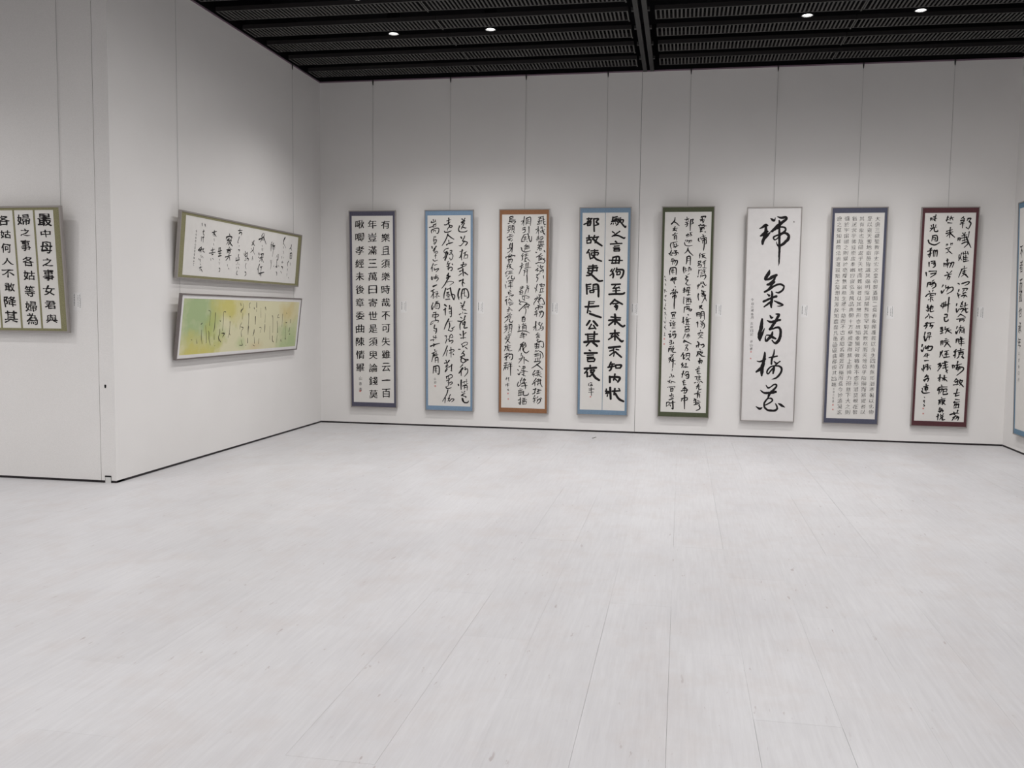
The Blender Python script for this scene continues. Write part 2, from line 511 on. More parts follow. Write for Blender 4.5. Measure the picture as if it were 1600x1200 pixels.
# ---- the writing: character, centre u, v, width, height in mm on each sheet
TEXT = {
 'F1': '有173,2305,115,109 樂173,2145,115,109 且172,1985,115,109 須171,1824,115,110 樂171,1663,115,110 時170,1501,116,110 哉169,1339,116,111 不168,1176,116,111 可168,1013,116,111 失167,849,116,112 雖166,685,117,112 云166,521,117,112 一165,356,117,113 百164,190,117,113 年1,2310,115,109 豈0,2149,116,109 滿0,1987,116,110 三0,1825,116,110 萬-1,1662,116,110 日-1,1499,116,111 寄-2,1335,116,111 世-2,1171,117,111 是-2,1006,117,112 須-3,841,117,112 臾-3,676,117,112 論-4,509,117,113 錢-4,343,118,113 莫-4,175,118,113 啾-165,2311,116,109 唧-166,2150,116,110 孝-168,1988,116,110 經-169,1825,117,110 未-170,1662,117,111 後-171,1499,117,111 章-172,1335,117,111 委-173,1171,117,112 曲-174,1006,117,112 陳-175,840,118,112 情-176,674,118,113 畢-178,508,118,113 山-177,373,39,49 華-177,301,39,49 書-178,230,39,49',
 'F2': '白-183,403,24,30 龍-180,359,31,34',
 'F7': '大196,2358,54,52 唐197,2294,54,52 三198,2231,54,52 藏199,2167,54,52 聖199,2103,54,52 教200,2039,54,52 序201,1975,54,53 太202,1911,54,53 宗203,1847,54,53 文204,1783,54,53 皇205,1718,54,53 帝205,1654,54,53 製206,1589,54,53 蓋207,1525,54,53 聞208,1460,54,53 二209,1395,54,53 儀210,1331,54,53 有211,1266,54,53 象211,1201,54,53 顯212,1136,54,53 覆213,1070,54,53 載214,1005,54,54 以215,940,54,54 含216,874,54,54 生217,809,54,54 四217,743,54,54 時218,678,54,54 無219,612,54,54 形220,546,54,54 潛221,480,55,54 寒222,414,55,54 暑223,348,55,54 以223,282,55,54 化224,216,55,54 物225,150,55,54 是112,2359,54,52 以113,2295,54,52 窺114,2231,54,52 天114,2167,54,52 鑒115,2103,54,53 地116,2039,54,53 庸116,1975,54,53 愚117,1911,54,53 皆118,1847,54,53 識118,1782,54,53 其119,1718,54,53 端120,1653,54,53 明120,1589,54,53 陰121,1524,54,53 洞122,1459,54,53 陽122,1395,54,53 賢123,1330,54,53 哲124,1265,54,53 罕124,1199,54,53 窮125,1134,54,53 其126,1069,54,54 數126,1004,54,54 然127,938,54,54 而128,873,54,54 天128,807,55,54 地129,742,55,54 苞130,676,55,54 乎130,610,55,54 陰131,544,55,54 陽132,478,55,54 而133,412,55,54 易133,346,55,54 識134,279,55,54 者135,213,55,54 以135,147,55,54 其26,2359,54,52 有27,2295,54,52 象27,2231,54,52 也28,2167,54,53 陰29,2103,54,53 陽29,2039,54,53 處30,1975,54,53 乎31,1911,54,53 天31,1846,54,53 地32,1782,54,53 而33,1718,54,53 難34,1653,54,53 窮34,1588,54,53 者35,1523,54,53 以36,1459,54,53 其36,1394,54,53 無37,1329,54,53 形38,1264,54,53 也38,1198,54,53 故39,1133,54,54 知40,1068,55,54 象40,1002,55,54 顯41,937,55,54 可42,871,55,54 徵42,805,55,54 雖43,740,55,54 愚44,674,55,54 不45,608,55,54 惑45,542,55,54 形46,476,55,54 潛47,410,55,54 莫47,343,55,54 覩48,277,55,54 在49,210,55,55 智49,144,55,55 猶-55,2360,54,52 迷-54,2296,54,52 況-54,2232,54,53 乎-53,2168,54,53 佛-52,2104,54,53 道-52,2039,54,53 崇-51,1975,54,53 虛-51,1911,54,53 乘-50,1846,54,53 幽-49,1782,54,53 控-49,1717,54,53 寂-48,1652,54,53 弘-48,1588,54,53 濟-47,1523,54,53 萬-46,1458,54,53 品-46,1393,55,53 典-45,1328,55,53 御-44,1263,55,54 十-44,1197,55,54 方-43,1132,55,54 舉-43,1066,55,54 威-42,1001,55,54 靈-41,935,55,54 而-41,870,55,54 無-40,804,55,54 上-40,738,55,54 抑-39,672,55,54 神-38,606,55,54 力-38,540,55,54 而-37,474,55,54 無-36,407,55,54 下-36,341,55,54 大-35,275,55,55 之-35,208,55,55 則-34,141,55,55 彌-135,2360,54,52 於-135,2296,54,53 宇-134,2232,54,53 宙-134,2168,54,53 細-134,2104,54,53 之-133,2039,54,53 則-133,1975,54,53 攝-133,1911,54,53 於-132,1846,54,53 毫-132,1781,54,53 釐-132,1717,54,53 無-131,1652,55,53 滅-131,1587,55,53 無-130,1522,55,53 生-130,1457,55,53 歷-130,1392,55,53 千-129,1327,55,54 劫-129,1261,55,54 而-129,1196,55,54 不-128,1131,55,54 古-128,1065,55,54 若-127,999,55,54 隱-127,934,55,54 若-127,868,55,54 顯-126,802,55,54 運-126,736,55,54 百-126,670,55,54 福-125,604,55,54 而-125,538,55,54 長-124,471,55,54 今-124,405,55,54 妙-124,338,55,55 道-123,272,55,55 凝-123,205,55,55 玄-123,139,55,55 遵-219,2361,54,53 之-218,2296,54,53 莫-217,2232,54,53 知-217,2167,54,53 其-216,2103,54,53 際-215,2038,54,53 法-214,1973,55,53 流-214,1909,55,53 湛-213,1844,55,53 寂-212,1779,55,53 挹-212,1714,55,53 之-211,1649,55,53 莫-210,1583,55,53 測-209,1518,55,53 其-209,1453,55,53 源-208,1387,55,54 故-207,1321,55,54 知-207,1256,55,54 蠢-206,1190,55,54 蠢-205,1124,55,54 凡-204,1058,55,54 愚-204,992,55,54 區-203,926,55,54 區-202,860,55,54 庸-202,794,55,54 鄙-201,728,55,54 投-200,661,55,54 其-199,595,55,54 旨-199,528,55,54 趣-198,461,55,54 令-198,408,21,27 和-198,372,21,27 六-198,336,21,27 年-199,301,21,27 書-199,265,21,27',
 'F6': '令-214,1433,32,35 和-212,1385,32,35 六-213,1346,32,35 歲-210,1311,32,35 春-211,1263,32,35 月-211,1224,32,35 吉-213,1154,32,35 祥-212,1113,32,35 日-210,1071,32,35 記-209,1028,32,35 祥-210,945,32,35 山-209,901,32,35 書-209,857,32,35',
 'L1': '名-1051,451,24,23 も-1052,420,24,23 な-1053,388,24,23 き-1054,357,24,23 山-1056,326,24,23 の-1057,295,24,23 花-1058,264,24,23 を-1059,232,24,23 詠-1060,201,24,23 み-1062,170,24,23 て-1063,139,24,23',
 'F0': '最-151,914,132,99 中-151,803,94,61 母-154,692,113,94 之-151,575,101,67 事-153,469,101,95 女-157,345,108,85 君-152,227,108,68 與-153,114,108,74 婦-343,915,120,89 之-336,815,95,61 事-342,709,89,95 各-330,581,108,78 姑-331,468,108,79 等-336,338,102,91 婦-334,214,115,85 為-332,111,103,97 各-528,911,115,78 姑-519,799,102,67 何-523,687,90,79 人-520,580,122,56 不-526,479,122,68 敢-519,371,103,74 降-524,252,116,91 其-528,126,130,103',
}
INK = {
 'F6': '-42,2369,4 -19,2354,14.7 1,2344,10.7 10,2377,4|36,2388,5.3 75,2377,13.3 127,2380,16 134,2360,14.7 96,2330,16 52,2293,18.7 14,2254,20.1 -21,2224,14.7|55,2344,9.4 64,2310,14.7 65,2287,13.4|40,2250,8 72,2270,9.4 112,2268,10.7 131,2250,10.7 123,2223,12 88,2196,13.4 43,2178,9.4 8,2163,10.7 -2,2143,9.4 16,2125,8.1 44,2143,8 76,2180,10.7 114,2203,13.4 150,2193,14.7 169,2166,16.1 159,2129,17.4 125,2092,17.4 86,2062,14.8 57,2056,12.1 40,2076,6.7 35,2103,3.4|58,2307,9.4 62,2206,12.1 67,2086,13.4 70,2019,13.4 70,1938,11.4 71,1864,8.1 64,1827,2|-163,2253,4 -131,2268,12.1 -95,2293,17.4 -71,2289,9.4|-92,2288,16.1 -91,2220,17.5 -124,2184,17.5 -147,2170,9.4|-93,2227,16.1 -70,2220,12.1|-86,2207,17.5 -104,2153,18.8 -118,2113,17.5 -121,2079,13.5|-100,2140,14.8 -68,2180,14.8 -44,2207,8 -40,2222,2.7|220,2331,5.3 221,2326,5.3|-32,1776,6.9 -42,1741,18.9 -63,1702,20.7 -79,1675,13.8|-74,1666,12.1 -32,1675,15.5 8,1703,18.9 46,1718,15.5 51,1729,6.9|34,1703,13.8 18,1660,13.8 -18,1621,19 -51,1609,12.1|27,1641,12.1 -5,1599,10.3 -41,1551,12.1 -78,1525,12.1|-78,1523,10.4 -28,1552,12.1 29,1595,12.1 87,1615,12.1 128,1600,12 136,1583,10.3 123,1548,12.1 82,1518,12.1 48,1522,6.9|-47,1500,6.9 -26,1482,13.8|0,1534,6.9 7,1496,13.8 5,1435,15.6 -1,1374,15.6 3,1344,8.7|-86,1413,13.9 -41,1435,13.9 9,1461,12.1 54,1474,15.5|-2,1418,10.4 -39,1383,12.1 -78,1352,8.7|35,1422,6.9 78,1401,13.8 133,1376,8.6 96,1362,6.9 67,1362,2.6|-96,1208,12.2 -102,1130,20.9 -116,1051,22.7 -120,999,21 -113,959,10.5|-110,981,14 -90,1034,14 -71,1087,7 -65,1104,2.6|-9,1253,6.9 8,1227,13.9 25,1232,6.9|57,1269,6.9 91,1263,15.6 76,1228,15.6 52,1176,15.6 4,1101,17.4|-37,1192,7 6,1175,15.6 60,1189,15.6 106,1201,13.9|-4,1092,15.7 38,1101,10.4 88,1115,13.9 114,1090,13.9 118,1037,15.7 110,985,17.4 78,936,17.4 53,932,10.5 26,962,8.7|-39,1022,7 -10,1020,10.5 25,1001,17.4 64,982,10.5|27,1060,8.7 14,1014,17.4 -20,974,15.7 -45,954,12.2 -52,991,7 -45,1016,4.4|-53,821,7.5 -52,787,15 -61,719,18.1 -76,643,21.1 -78,590,19.6 -78,545,10.6|-137,716,4.5 -100,710,10.5 -43,742,10.5|-69,658,15.1 -112,612,16.6 -141,587,10.6|-65,636,9 -45,689,2.3|54,853,6 50,804,10.5 30,736,12 28,683,10.5|-4,758,6 36,766,10.5 90,778,9|57,715,6 74,699,12|124,717,7.5 93,692,9 58,650,9 20,600,9 -4,568,9 -20,584,9 -10,618,9.8 25,653,9 76,665,9 119,659,12 143,637,12 143,599,12.8 116,550,12 81,519,10.6 38,504,3.8|62,650,9 56,616,13.5 50,572,9|-25,433,4.5 -2,402,10.6 26,412,7.6 62,439,9.1 87,443,10.6 92,419,10.6 57,374,13.6|-85,371,6.1 -44,342,12.1 22,343,15.1 87,356,15.1|39,366,10.6 12,313,13.6 2,282,9.1 -26,243,10.6 -38,212,11.4 -34,175,12.2 -8,145,12.2 36,133,13.7 87,137,13.7 112,160,12.1 99,202,9.1 88,220,3.8|-1,274,7.6 35,279,9.8 55,257,9.9 26,226,9.1 -14,202,7.6 -33,194,6.1|-130,176,4.6 -89,152,15.2 -61,166,6.1|126,219,7.6 159,200,15.1 195,178,5.3',
 'L2': '-828,460,1.2 -785,448,2.4 -783,392,1.8 -778,314,2.4|-688,436,4.2 -680,361,3 -678,289,4.2 -695,253,1.8|-673,228,1.2 -662,174,3|-481,446,3.1 -524,443,2.4 -514,360,2.5 -514,262,2.5|-582,359,4.9 -574,353,3.7|-572,275,2.4 -564,232,3.7 -580,190,4.3 -528,146,3.1|-579,184,2.5 -567,153,1.8|-533,232,1.8 -470,230,5.6 -501,194,2.5|-390,403,3.7 -382,394,3.1|-376,347,4.4 -371,310,2.5 -369,235,3.1 -386,188,1.9|-368,228,3.8 -346,212,2.5|-942,328,3.5 -916,339,2.4|-921,275,2.4 -912,192,3 -885,138,1.8|-854,315,1.8 -827,232,2.4 -812,148,3|-792,261,2.4 -775,236,3 -766,188,3 -730,121,1.8|-1002,189,1.2 -983,147,4.1|-1095,185,2.3 -1078,179,1.7|-645,112,2.4 -638,110,1.8|-192,538,2.9 -168,512,3.5|-130,536,1.7 -121,489,3.5 -158,460,7 -154,443,4.6|-117,443,1.7 -119,373,2.9|-120,338,1.8 -150,303,2.9 -149,268,1.8|-141,292,1.8 -77,282,2.9 -113,244,2.3 -98,191,4.1|-95,156,1.8 -75,120,2.4 -58,99,3.6 -127,101,2.9|25,544,3.5 5,520,2.9 30,490,2.9|17,431,5.3 30,372,3 32,301,3.6 38,286,7.7 46,206,1.8|41,170,3.6 51,122,5.4|12,97,2.4 24,96,2.4|173,548,4.2 184,498,5.4|127,491,5.4 136,479,3|183,474,1.8 188,450,1.8|177,396,6.6 190,317,3.6|177,257,4.8 177,227,6.1 159,191,2.4|194,178,1.8 215,111,3.7|180,94,2.4 222,81,2.4|285,492,1.2 308,389,2.4|392,499,6.1 413,469,3.1|407,432,1.2 416,334,2.5|420,315,3.1 428,278,5.6 432,228,3.1|298,280,2.4 340,276,1.8 324,224,1.8|312,157,3.1 310,102,3.1|588,407,5.6 608,370,2.5 638,218,2.5|640,180,4.4 652,130,4.5 685,110,3.2|550,295,1.3 584,144,1.9|744,420,4.4 722,388,2.5 774,385,1.9|725,344,3.8 750,267,3.2 765,216,5.1|768,190,1.9 760,101,2.6|854,426,3.8 857,381,2.6 866,278,2.6|949,439,3.2 966,433,2.6|960,329,4.5 992,326,3.3|962,290,2 989,146,3.3 990,140,7.9|1084,361,4.6 1086,321,2.6|1083,269,2.6 1071,223,5.3|1098,193,6 1103,188,4.6|872,130,4.5 884,110,3.3',
 'F2': '164,2384,5.8 172,2374,4.6|201,2392,4.5 191,2377,4.1 183,2368,2.5|158,2342,6.5 194,2364,5.8 196,2352,3.5|184,2368,4.5 171,2329,4.1 154,2313,2.5|168,2336,5.2 194,2335,4.6 181,2310,4.6 164,2281,4.7 156,2261,2.8|194,2329,3.9 171,2300,2.1|171,2287,4.5 208,2274,4.1 215,2280,2.5|134,2300,5.2 121,2265,4.7 123,2242,4.7 131,2229,2.8|121,2258,4.5 134,2232,4.1 178,2226,4.1 215,2232,4.1 232,2245,2.5|151,2164,6.5 161,2148,5.2|198,2177,4.5 191,2154,4.1 171,2122,4.1 178,2109,2.5|175,2116,5.2 222,2106,4.7 232,2093,4.7 215,2070,4.7 205,2060,2.9|198,2116,3.9 171,2083,3.5 144,2057,3.5 124,2064,2.1|134,2060,2.6 158,2067,1.4|138,1986,3.9 178,2002,2.1|168,2012,5.8 161,1973,5.3 155,1934,5.3 161,1885,3.2|158,1960,4.6 141,1921,4.1 128,1911,2.5|185,1966,3.9 225,1992,2.1|208,1976,3.9 195,1934,3.5 188,1901,2.1|198,1944,4.6 235,1947,4.1 232,1908,2.5|202,1908,2.6 232,1911,1.4|182,1856,5.9 178,1823,3.2|151,1823,4.6 215,1836,4.1 219,1823,2.5|114,1774,5.2 151,1790,4.7 215,1820,2.9|172,1826,5.2 165,1790,2.9|134,1745,5.2 178,1764,2.9|175,1778,6.5 178,1732,5.9 182,1689,3.6|158,1719,4.6 121,1692,2.5|199,1732,6.5 239,1703,3.6|131,1627,5.9 182,1647,3.2|179,1650,5.9 172,1614,5.3 168,1594,5.3 175,1562,3.2|172,1614,5.9 199,1598,3.2|135,1532,7.2 121,1502,6.5 114,1450,6.5 125,1401,4|132,1424,2.6 142,1444,1.4|172,1522,6.6 158,1470,5.9 159,1408,3.6|172,1526,5.9 216,1533,5.3 240,1503,5.3 250,1458,5.3 243,1425,5.3 226,1421,3.2|196,1529,4.6 192,1496,4.1 196,1450,2.5|172,1477,2.6 206,1483,1.4|196,1444,3.9 226,1441,2.2|148,1358,5.3 165,1345,2.9|199,1375,5.3 182,1332,4.7 152,1299,2.9|152,1325,3.9 196,1326,2.2|182,1332,3.9 172,1280,3.6 199,1273,3.6 220,1264,2.2|199,1280,3.3 216,1267,1.8|132,1213,4.6 155,1230,2.5|172,1246,3.3 176,1224,1.8|200,1230,5.3 230,1231,2.9|149,1180,5.3 166,1167,2.9|206,1198,5.9 189,1154,3.3|111,1134,5.3 159,1131,4.8 206,1161,2.9|159,1128,5.9 139,1088,5.4 142,1028,3.3|172,1121,3.3 169,1101,1.8|200,1135,4 173,1088,3.6 200,1102,2.2|206,1122,5.9 200,1095,5.3 193,1049,5.4 234,1053,3.3|207,1049,5.3 234,1056,2.9|139,969,5.3 152,959,4.2|180,1009,6 183,963,5.4 183,916,3.3|217,993,4.6 186,966,2.5|149,922,4.6 214,930,2.5|159,846,4 173,827,3.6 170,810,2.2|166,850,3.3 200,870,3 234,868,3 227,841,3 193,834,1.8|173,813,5.3 200,827,2.9|210,807,5.3 234,788,2.9|122,782,5.3 142,783,4.3|190,761,5.3 159,723,2.9|173,737,5.3 197,718,4.8 187,691,2.9|146,686,5.3 187,711,2.9|166,690,6 153,657,5.4 153,623,3.3|173,670,5.3 204,658,4.8 214,638,4.8 180,614,4.8 160,630,2.9|200,651,4.7 234,658,4.2 245,652,4.2 218,635,2.6|173,590,5.3 142,556,2.9|173,547,8.7 126,483,4.8|153,510,5.3 156,450,2.9|204,558,5.3 211,525,2.9|201,531,4.7 235,538,4.2 235,492,4.2 197,444,2.6|156,396,6.7 153,336,6 154,279,3.7|119,342,6.7 122,328,5.4|174,370,3.3 235,385,1.8|194,384,3.3 194,350,1.8|223,411,3.3 223,358,1.8|174,323,4 242,358,2.2|198,324,4.7 194,284,2.6|201,331,4.7 232,325,4.2 232,271,2.6|201,304,3.3 228,308,1.8|163,249,4 174,236,2.2|201,260,4 187,236,2.2|157,202,4.7 174,219,4.2 204,230,2.6|184,223,4.7 174,202,4.2 218,190,4.2 208,177,2.6|167,169,5.4 174,135,4.8 201,109,3|174,166,6 194,119,5.4 236,117,5.4 249,138,3.3|-4,2395,5.8 -1,2369,5.2 -11,2343,3.2|-28,2362,3.9 26,2378,2.1|-58,2314,5.2 -31,2317,4.7 13,2349,2.8|-4,2343,5.2 -1,2317,4.7 13,2291,2.9|3,2311,4.5 40,2301,4.1 26,2281,4.1 -4,2288,2.5|9,2298,3.9 -18,2265,3.5 -21,2243,2.1|-58,2236,4.5 -45,2223,2.5|-52,2223,5.2 -11,2226,4.7 30,2242,2.9|-14,2204,5.2 -31,2155,4.7 -58,2103,4.7 -89,2061,2.9|-14,2191,5.8 23,2161,5.3 63,2138,3.2|-4,2126,4.5 -1,2096,2.5|-31,2070,5.9 -4,2090,3.2|-1,2087,5.9 50,2100,3.2|-8,2028,3.9 -45,2018,3.5 -65,1992,3.5 -52,1973,3.5 -25,1986,2.2|-38,1986,4.6 -52,1927,4.1 -76,1908,2.5|-14,1973,5.2 -52,1888,4.7 -45,1881,2.9|-25,1992,4.6 -31,1927,4.1 -45,1888,2.5|13,1999,3.9 36,2002,3.5 30,1976,3.5 13,1979,2.1|-1,1953,3.9 36,1960,3.5 50,1934,3.5 36,1895,3.5 19,1882,2.2|9,1908,4.6 16,1888,2.5|-21,1960,3.3 -8,1963,1.8|-11,1868,3.9 -28,1823,2.2|-21,1836,3.9 19,1849,2.2|2,1836,4.6 -14,1800,4.1 2,1796,2.5|-28,1806,3.9 6,1813,2.2|-14,1783,4.6 -11,1760,2.5|-11,1770,4.6 16,1797,4.1 40,1790,4.1 33,1757,4.1 16,1757,2.5|40,1836,5.2 46,1826,4.2|-8,1721,5.9 -15,1698,5.3 -32,1685,3.2|-32,1662,5.9 13,1685,3.2|-21,1695,7.9 -4,1679,7.1 -28,1626,4.3|13,1685,5.9 -18,1666,3.2|-25,1639,5.2 -52,1587,4.7 -93,1537,2.9|-21,1613,3.3 2,1623,3 47,1620,2.9 53,1604,3 6,1574,1.8|-42,1537,5.9 -62,1468,5.3 -66,1412,3.3|-25,1524,5.3 19,1541,2.9|16,1541,6.6 30,1469,5.9 53,1410,5.9 64,1394,3.6|30,1466,5.3 70,1453,4.7 70,1417,4.7 60,1397,2.9|-32,1482,3.9 -1,1492,3.6 -32,1468,2.2|-35,1452,3.3 2,1462,3 9,1446,3 -32,1436,1.8|-11,1488,3.9 -15,1422,2.2|-4,1436,3.3 2,1409,1.8|-42,1399,4.6 13,1403,2.5|-56,1333,7.3 -35,1317,5.8|-69,1270,5.3 -39,1284,2.9|-49,1290,5.9 -49,1244,5.4 -46,1204,3.3|6,1324,5.9 2,1278,3.3|-1,1281,4.6 33,1291,2.5|2,1244,4.6 33,1252,2.5|26,1304,5.3 30,1238,4.8 30,1189,2.9|6,1225,3.3 33,1228,1.8|16,1185,4.6 30,1192,3.7|-4,1158,6 -39,1092,5.4 -63,1028,3.3|-18,1125,2.6 43,1133,1.5|2,1112,5.3 9,1073,4.8 -11,1013,2.9|-11,1019,4 30,1007,3.6 50,1034,3.6 33,1046,2.2|36,1040,4.6 74,1064,2.5|-52,946,4.7 -29,949,2.6|-32,946,4 -39,913,2.2|9,947,4 6,910,2.2|9,947,4 30,967,3.6 47,941,3.6 40,927,3.6 12,933,2.2|-27,906,4.9 -48,853,2.7|-5,906,5.6 9,879,3.1|2,879,4.9 45,893,4.4 48,876,4.4 27,855,2.7|-23,822,4.9 -56,738,4.4 -81,692,2.7|-23,766,4.2 -38,696,2.3|23,806,4.2 25,739,3.8 25,680,2.3|2,767,4.2 52,778,3.8 63,765,3.8 45,747,2.3|5,732,3.5 45,740,1.9|52,722,4.9 59,712,3.9|-41,640,5.6 -31,619,3.1|2,641,6.3 -20,612,3.5|-60,604,4.9 -5,623,2.7|-27,612,4.9 -27,570,4.4 -49,556,2.7|-42,573,4.2 -9,578,2.3|-24,556,4.2 -52,499,3.8 -42,503,3.8 -16,535,2.3|-5,556,4.9 41,586,2.7|34,592,4.9 31,543,4.4 34,505,2.7|20,515,3.5 38,508,1.9|-34,436,5.6 -31,408,3.1|-27,436,4.2 16,462,3.8 41,452,3.8 31,424,3.8 -16,408,2.3|-6,444,3.5 -9,416,1.9|-34,383,4.2 9,402,2.3|2,402,4.9 -16,359,2.7|-9,356,4.2 34,371,3.8 41,354,3.8 9,332,2.3|-2,352,4.2 -20,310,2.3|-38,309,5.6 -38,295,5.1 -16,285,5.1 27,300,3.1|-16,268,4.9 -34,210,4.5 -85,124,2.7|-49,168,5 -56,104,2.7|16,212,4.2 -13,154,2.3|-16,158,3.5 9,169,3.2 -20,126,1.9|-6,155,4.2 2,127,3.8 31,156,3.8 60,157,3.8 56,139,3.8 31,120,2.3|-200,2380,4.5 -196,2357,2.5|-220,2357,4.5 -224,2341,4.1 -169,2354,2.5|-173,2373,3.9 -173,2357,2.1|-251,2283,3.9 -210,2295,3.5 -159,2337,2.1|-197,2318,3.9 -203,2286,2.1|-193,2315,3.9 -169,2324,3.5 -169,2292,2.1|-203,2286,3.3 -169,2292,1.8|-214,2256,5.2 -224,2240,4.7 -221,2214,2.9|-217,2253,4.6 -170,2272,4.1 -132,2272,4.1 -129,2240,4.1 -142,2211,4.1 -159,2214,2.5|-193,2247,3.9 -197,2227,2.1|-193,2243,3.3 -170,2246,2.9 -173,2227,1.8|-187,2172,4.6 -200,2123,2.5|-170,2175,3.9 -170,2155,2.1|-197,2126,4.6 -160,2133,4.1 -170,2097,4.1 -187,2077,2.5|-194,2110,4.6 -180,2097,2.5|-194,2087,3.9 -184,2077,3.1|-218,2048,5.9 -214,2028,4.7|-163,2054,5.2 -184,2025,4.7 -204,1999,2.9|-190,2025,3.9 -167,2018,2.2|-184,2012,4.6 -197,1986,2.5|-184,1992,3.3 -150,1992,2.9 -146,1973,2.9 -167,1960,1.8|-190,1973,3.3 -156,1983,1.8|-170,1960,3.9 -174,1901,2.2|-184,1934,3.3 -160,1940,1.8|-204,1888,4.6 -184,1871,4.1 -146,1884,2.5|-201,1839,4.6 -232,1773,2.5|-215,1796,4.6 -215,1743,2.5|-184,1822,3.9 -150,1832,2.2|-188,1783,3.9 -191,1757,2.2|-181,1763,4.6 -136,1780,4.1 -140,1763,4.1 -167,1737,2.5|-218,1674,4.6 -222,1659,3.7|-164,1704,3.3 -171,1678,1.8|-181,1675,4.6 -140,1688,2.5|-222,1678,4.6 -225,1651,4.1 -215,1642,4.1 -201,1678,2.5|-188,1668,3.3 -147,1685,1.8|-170,1698,3.3 -167,1665,1.8|-184,1655,4.6 -143,1668,4.1 -140,1648,4.1 -164,1622,2.5|-202,1559,7.9 -157,1579,4.3|-229,1500,5.3 -188,1523,2.9|-209,1506,5.3 -202,1467,4.8 -202,1408,2.9|-205,1467,4 -233,1424,2.2|-192,1480,3.3 -171,1494,1.8|-154,1494,4.6 -147,1490,3.7|-171,1467,3.3 -140,1474,3 -150,1461,1.8|-154,1467,4 -157,1415,2.2|-181,1428,3.3 -168,1444,1.8|-137,1441,4 -120,1435,2.2|-206,1355,4.6 -212,1338,3.7|-216,1328,5.3 -223,1302,4.8 -216,1272,4.8 -199,1315,2.9|-171,1365,4.6 -137,1378,2.5|-175,1342,4.6 -185,1295,2.5|-171,1348,5.3 -130,1349,4.8 -123,1303,4.8 -140,1279,2.9|-154,1362,4 -154,1329,2.2|-164,1315,3.3 -140,1319,1.8|-171,1289,4 -144,1289,2.2|-199,1232,4.6 -164,1243,2.5|-171,1236,4 -175,1183,3.6 -206,1182,2.2|-209,1209,4.6 -216,1176,2.6|-199,1206,4 -141,1213,3.6 -141,1190,3.6 -185,1173,2.2|-175,1176,4.6 -172,1143,4.2 -137,1137,4.2 -144,1110,2.6|-165,1136,3.3 -220,1122,3 -240,1082,3 -199,1110,1.8|-185,1080,5.3 -192,1036,4.8 -162,1037,2.9|-165,1037,6 -162,1004,5.4 -175,974,3.3|-196,1010,4 -175,1004,2.2|-172,950,4 -172,907,2.2|-200,923,4.7 -158,927,2.6|-206,936,3.3 -196,943,2.7|-239,888,4.4 -190,903,2.4|-205,896,4.4 -201,881,3.5|-239,814,5.9 -190,834,5.3 -122,853,3.2|-198,845,5.1 -190,830,4.6 -202,808,2.8|-186,771,5.1 -183,760,4.1|-221,723,4.4 -156,757,2.4|-198,734,5.1 -225,620,2.8|-190,712,4.4 -198,676,2.4|-179,724,3.7 -179,683,2|-164,735,3.7 -156,684,2|-198,694,4.4 -141,710,2.4|-179,669,4.4 -179,610,2.4|-175,669,5.2 -145,673,4.6 -141,607,2.8|-172,639,3.7 -145,644,2|-198,561,5.9 -206,476,3.3|-198,558,5.9 -134,566,5.3 -130,471,5.3 -153,470,3.2|-179,536,4.4 -153,540,2.4|-183,514,4.4 -157,514,2.4|-172,551,4.4 -172,492,2.4|-179,492,3.7 -153,492,2',
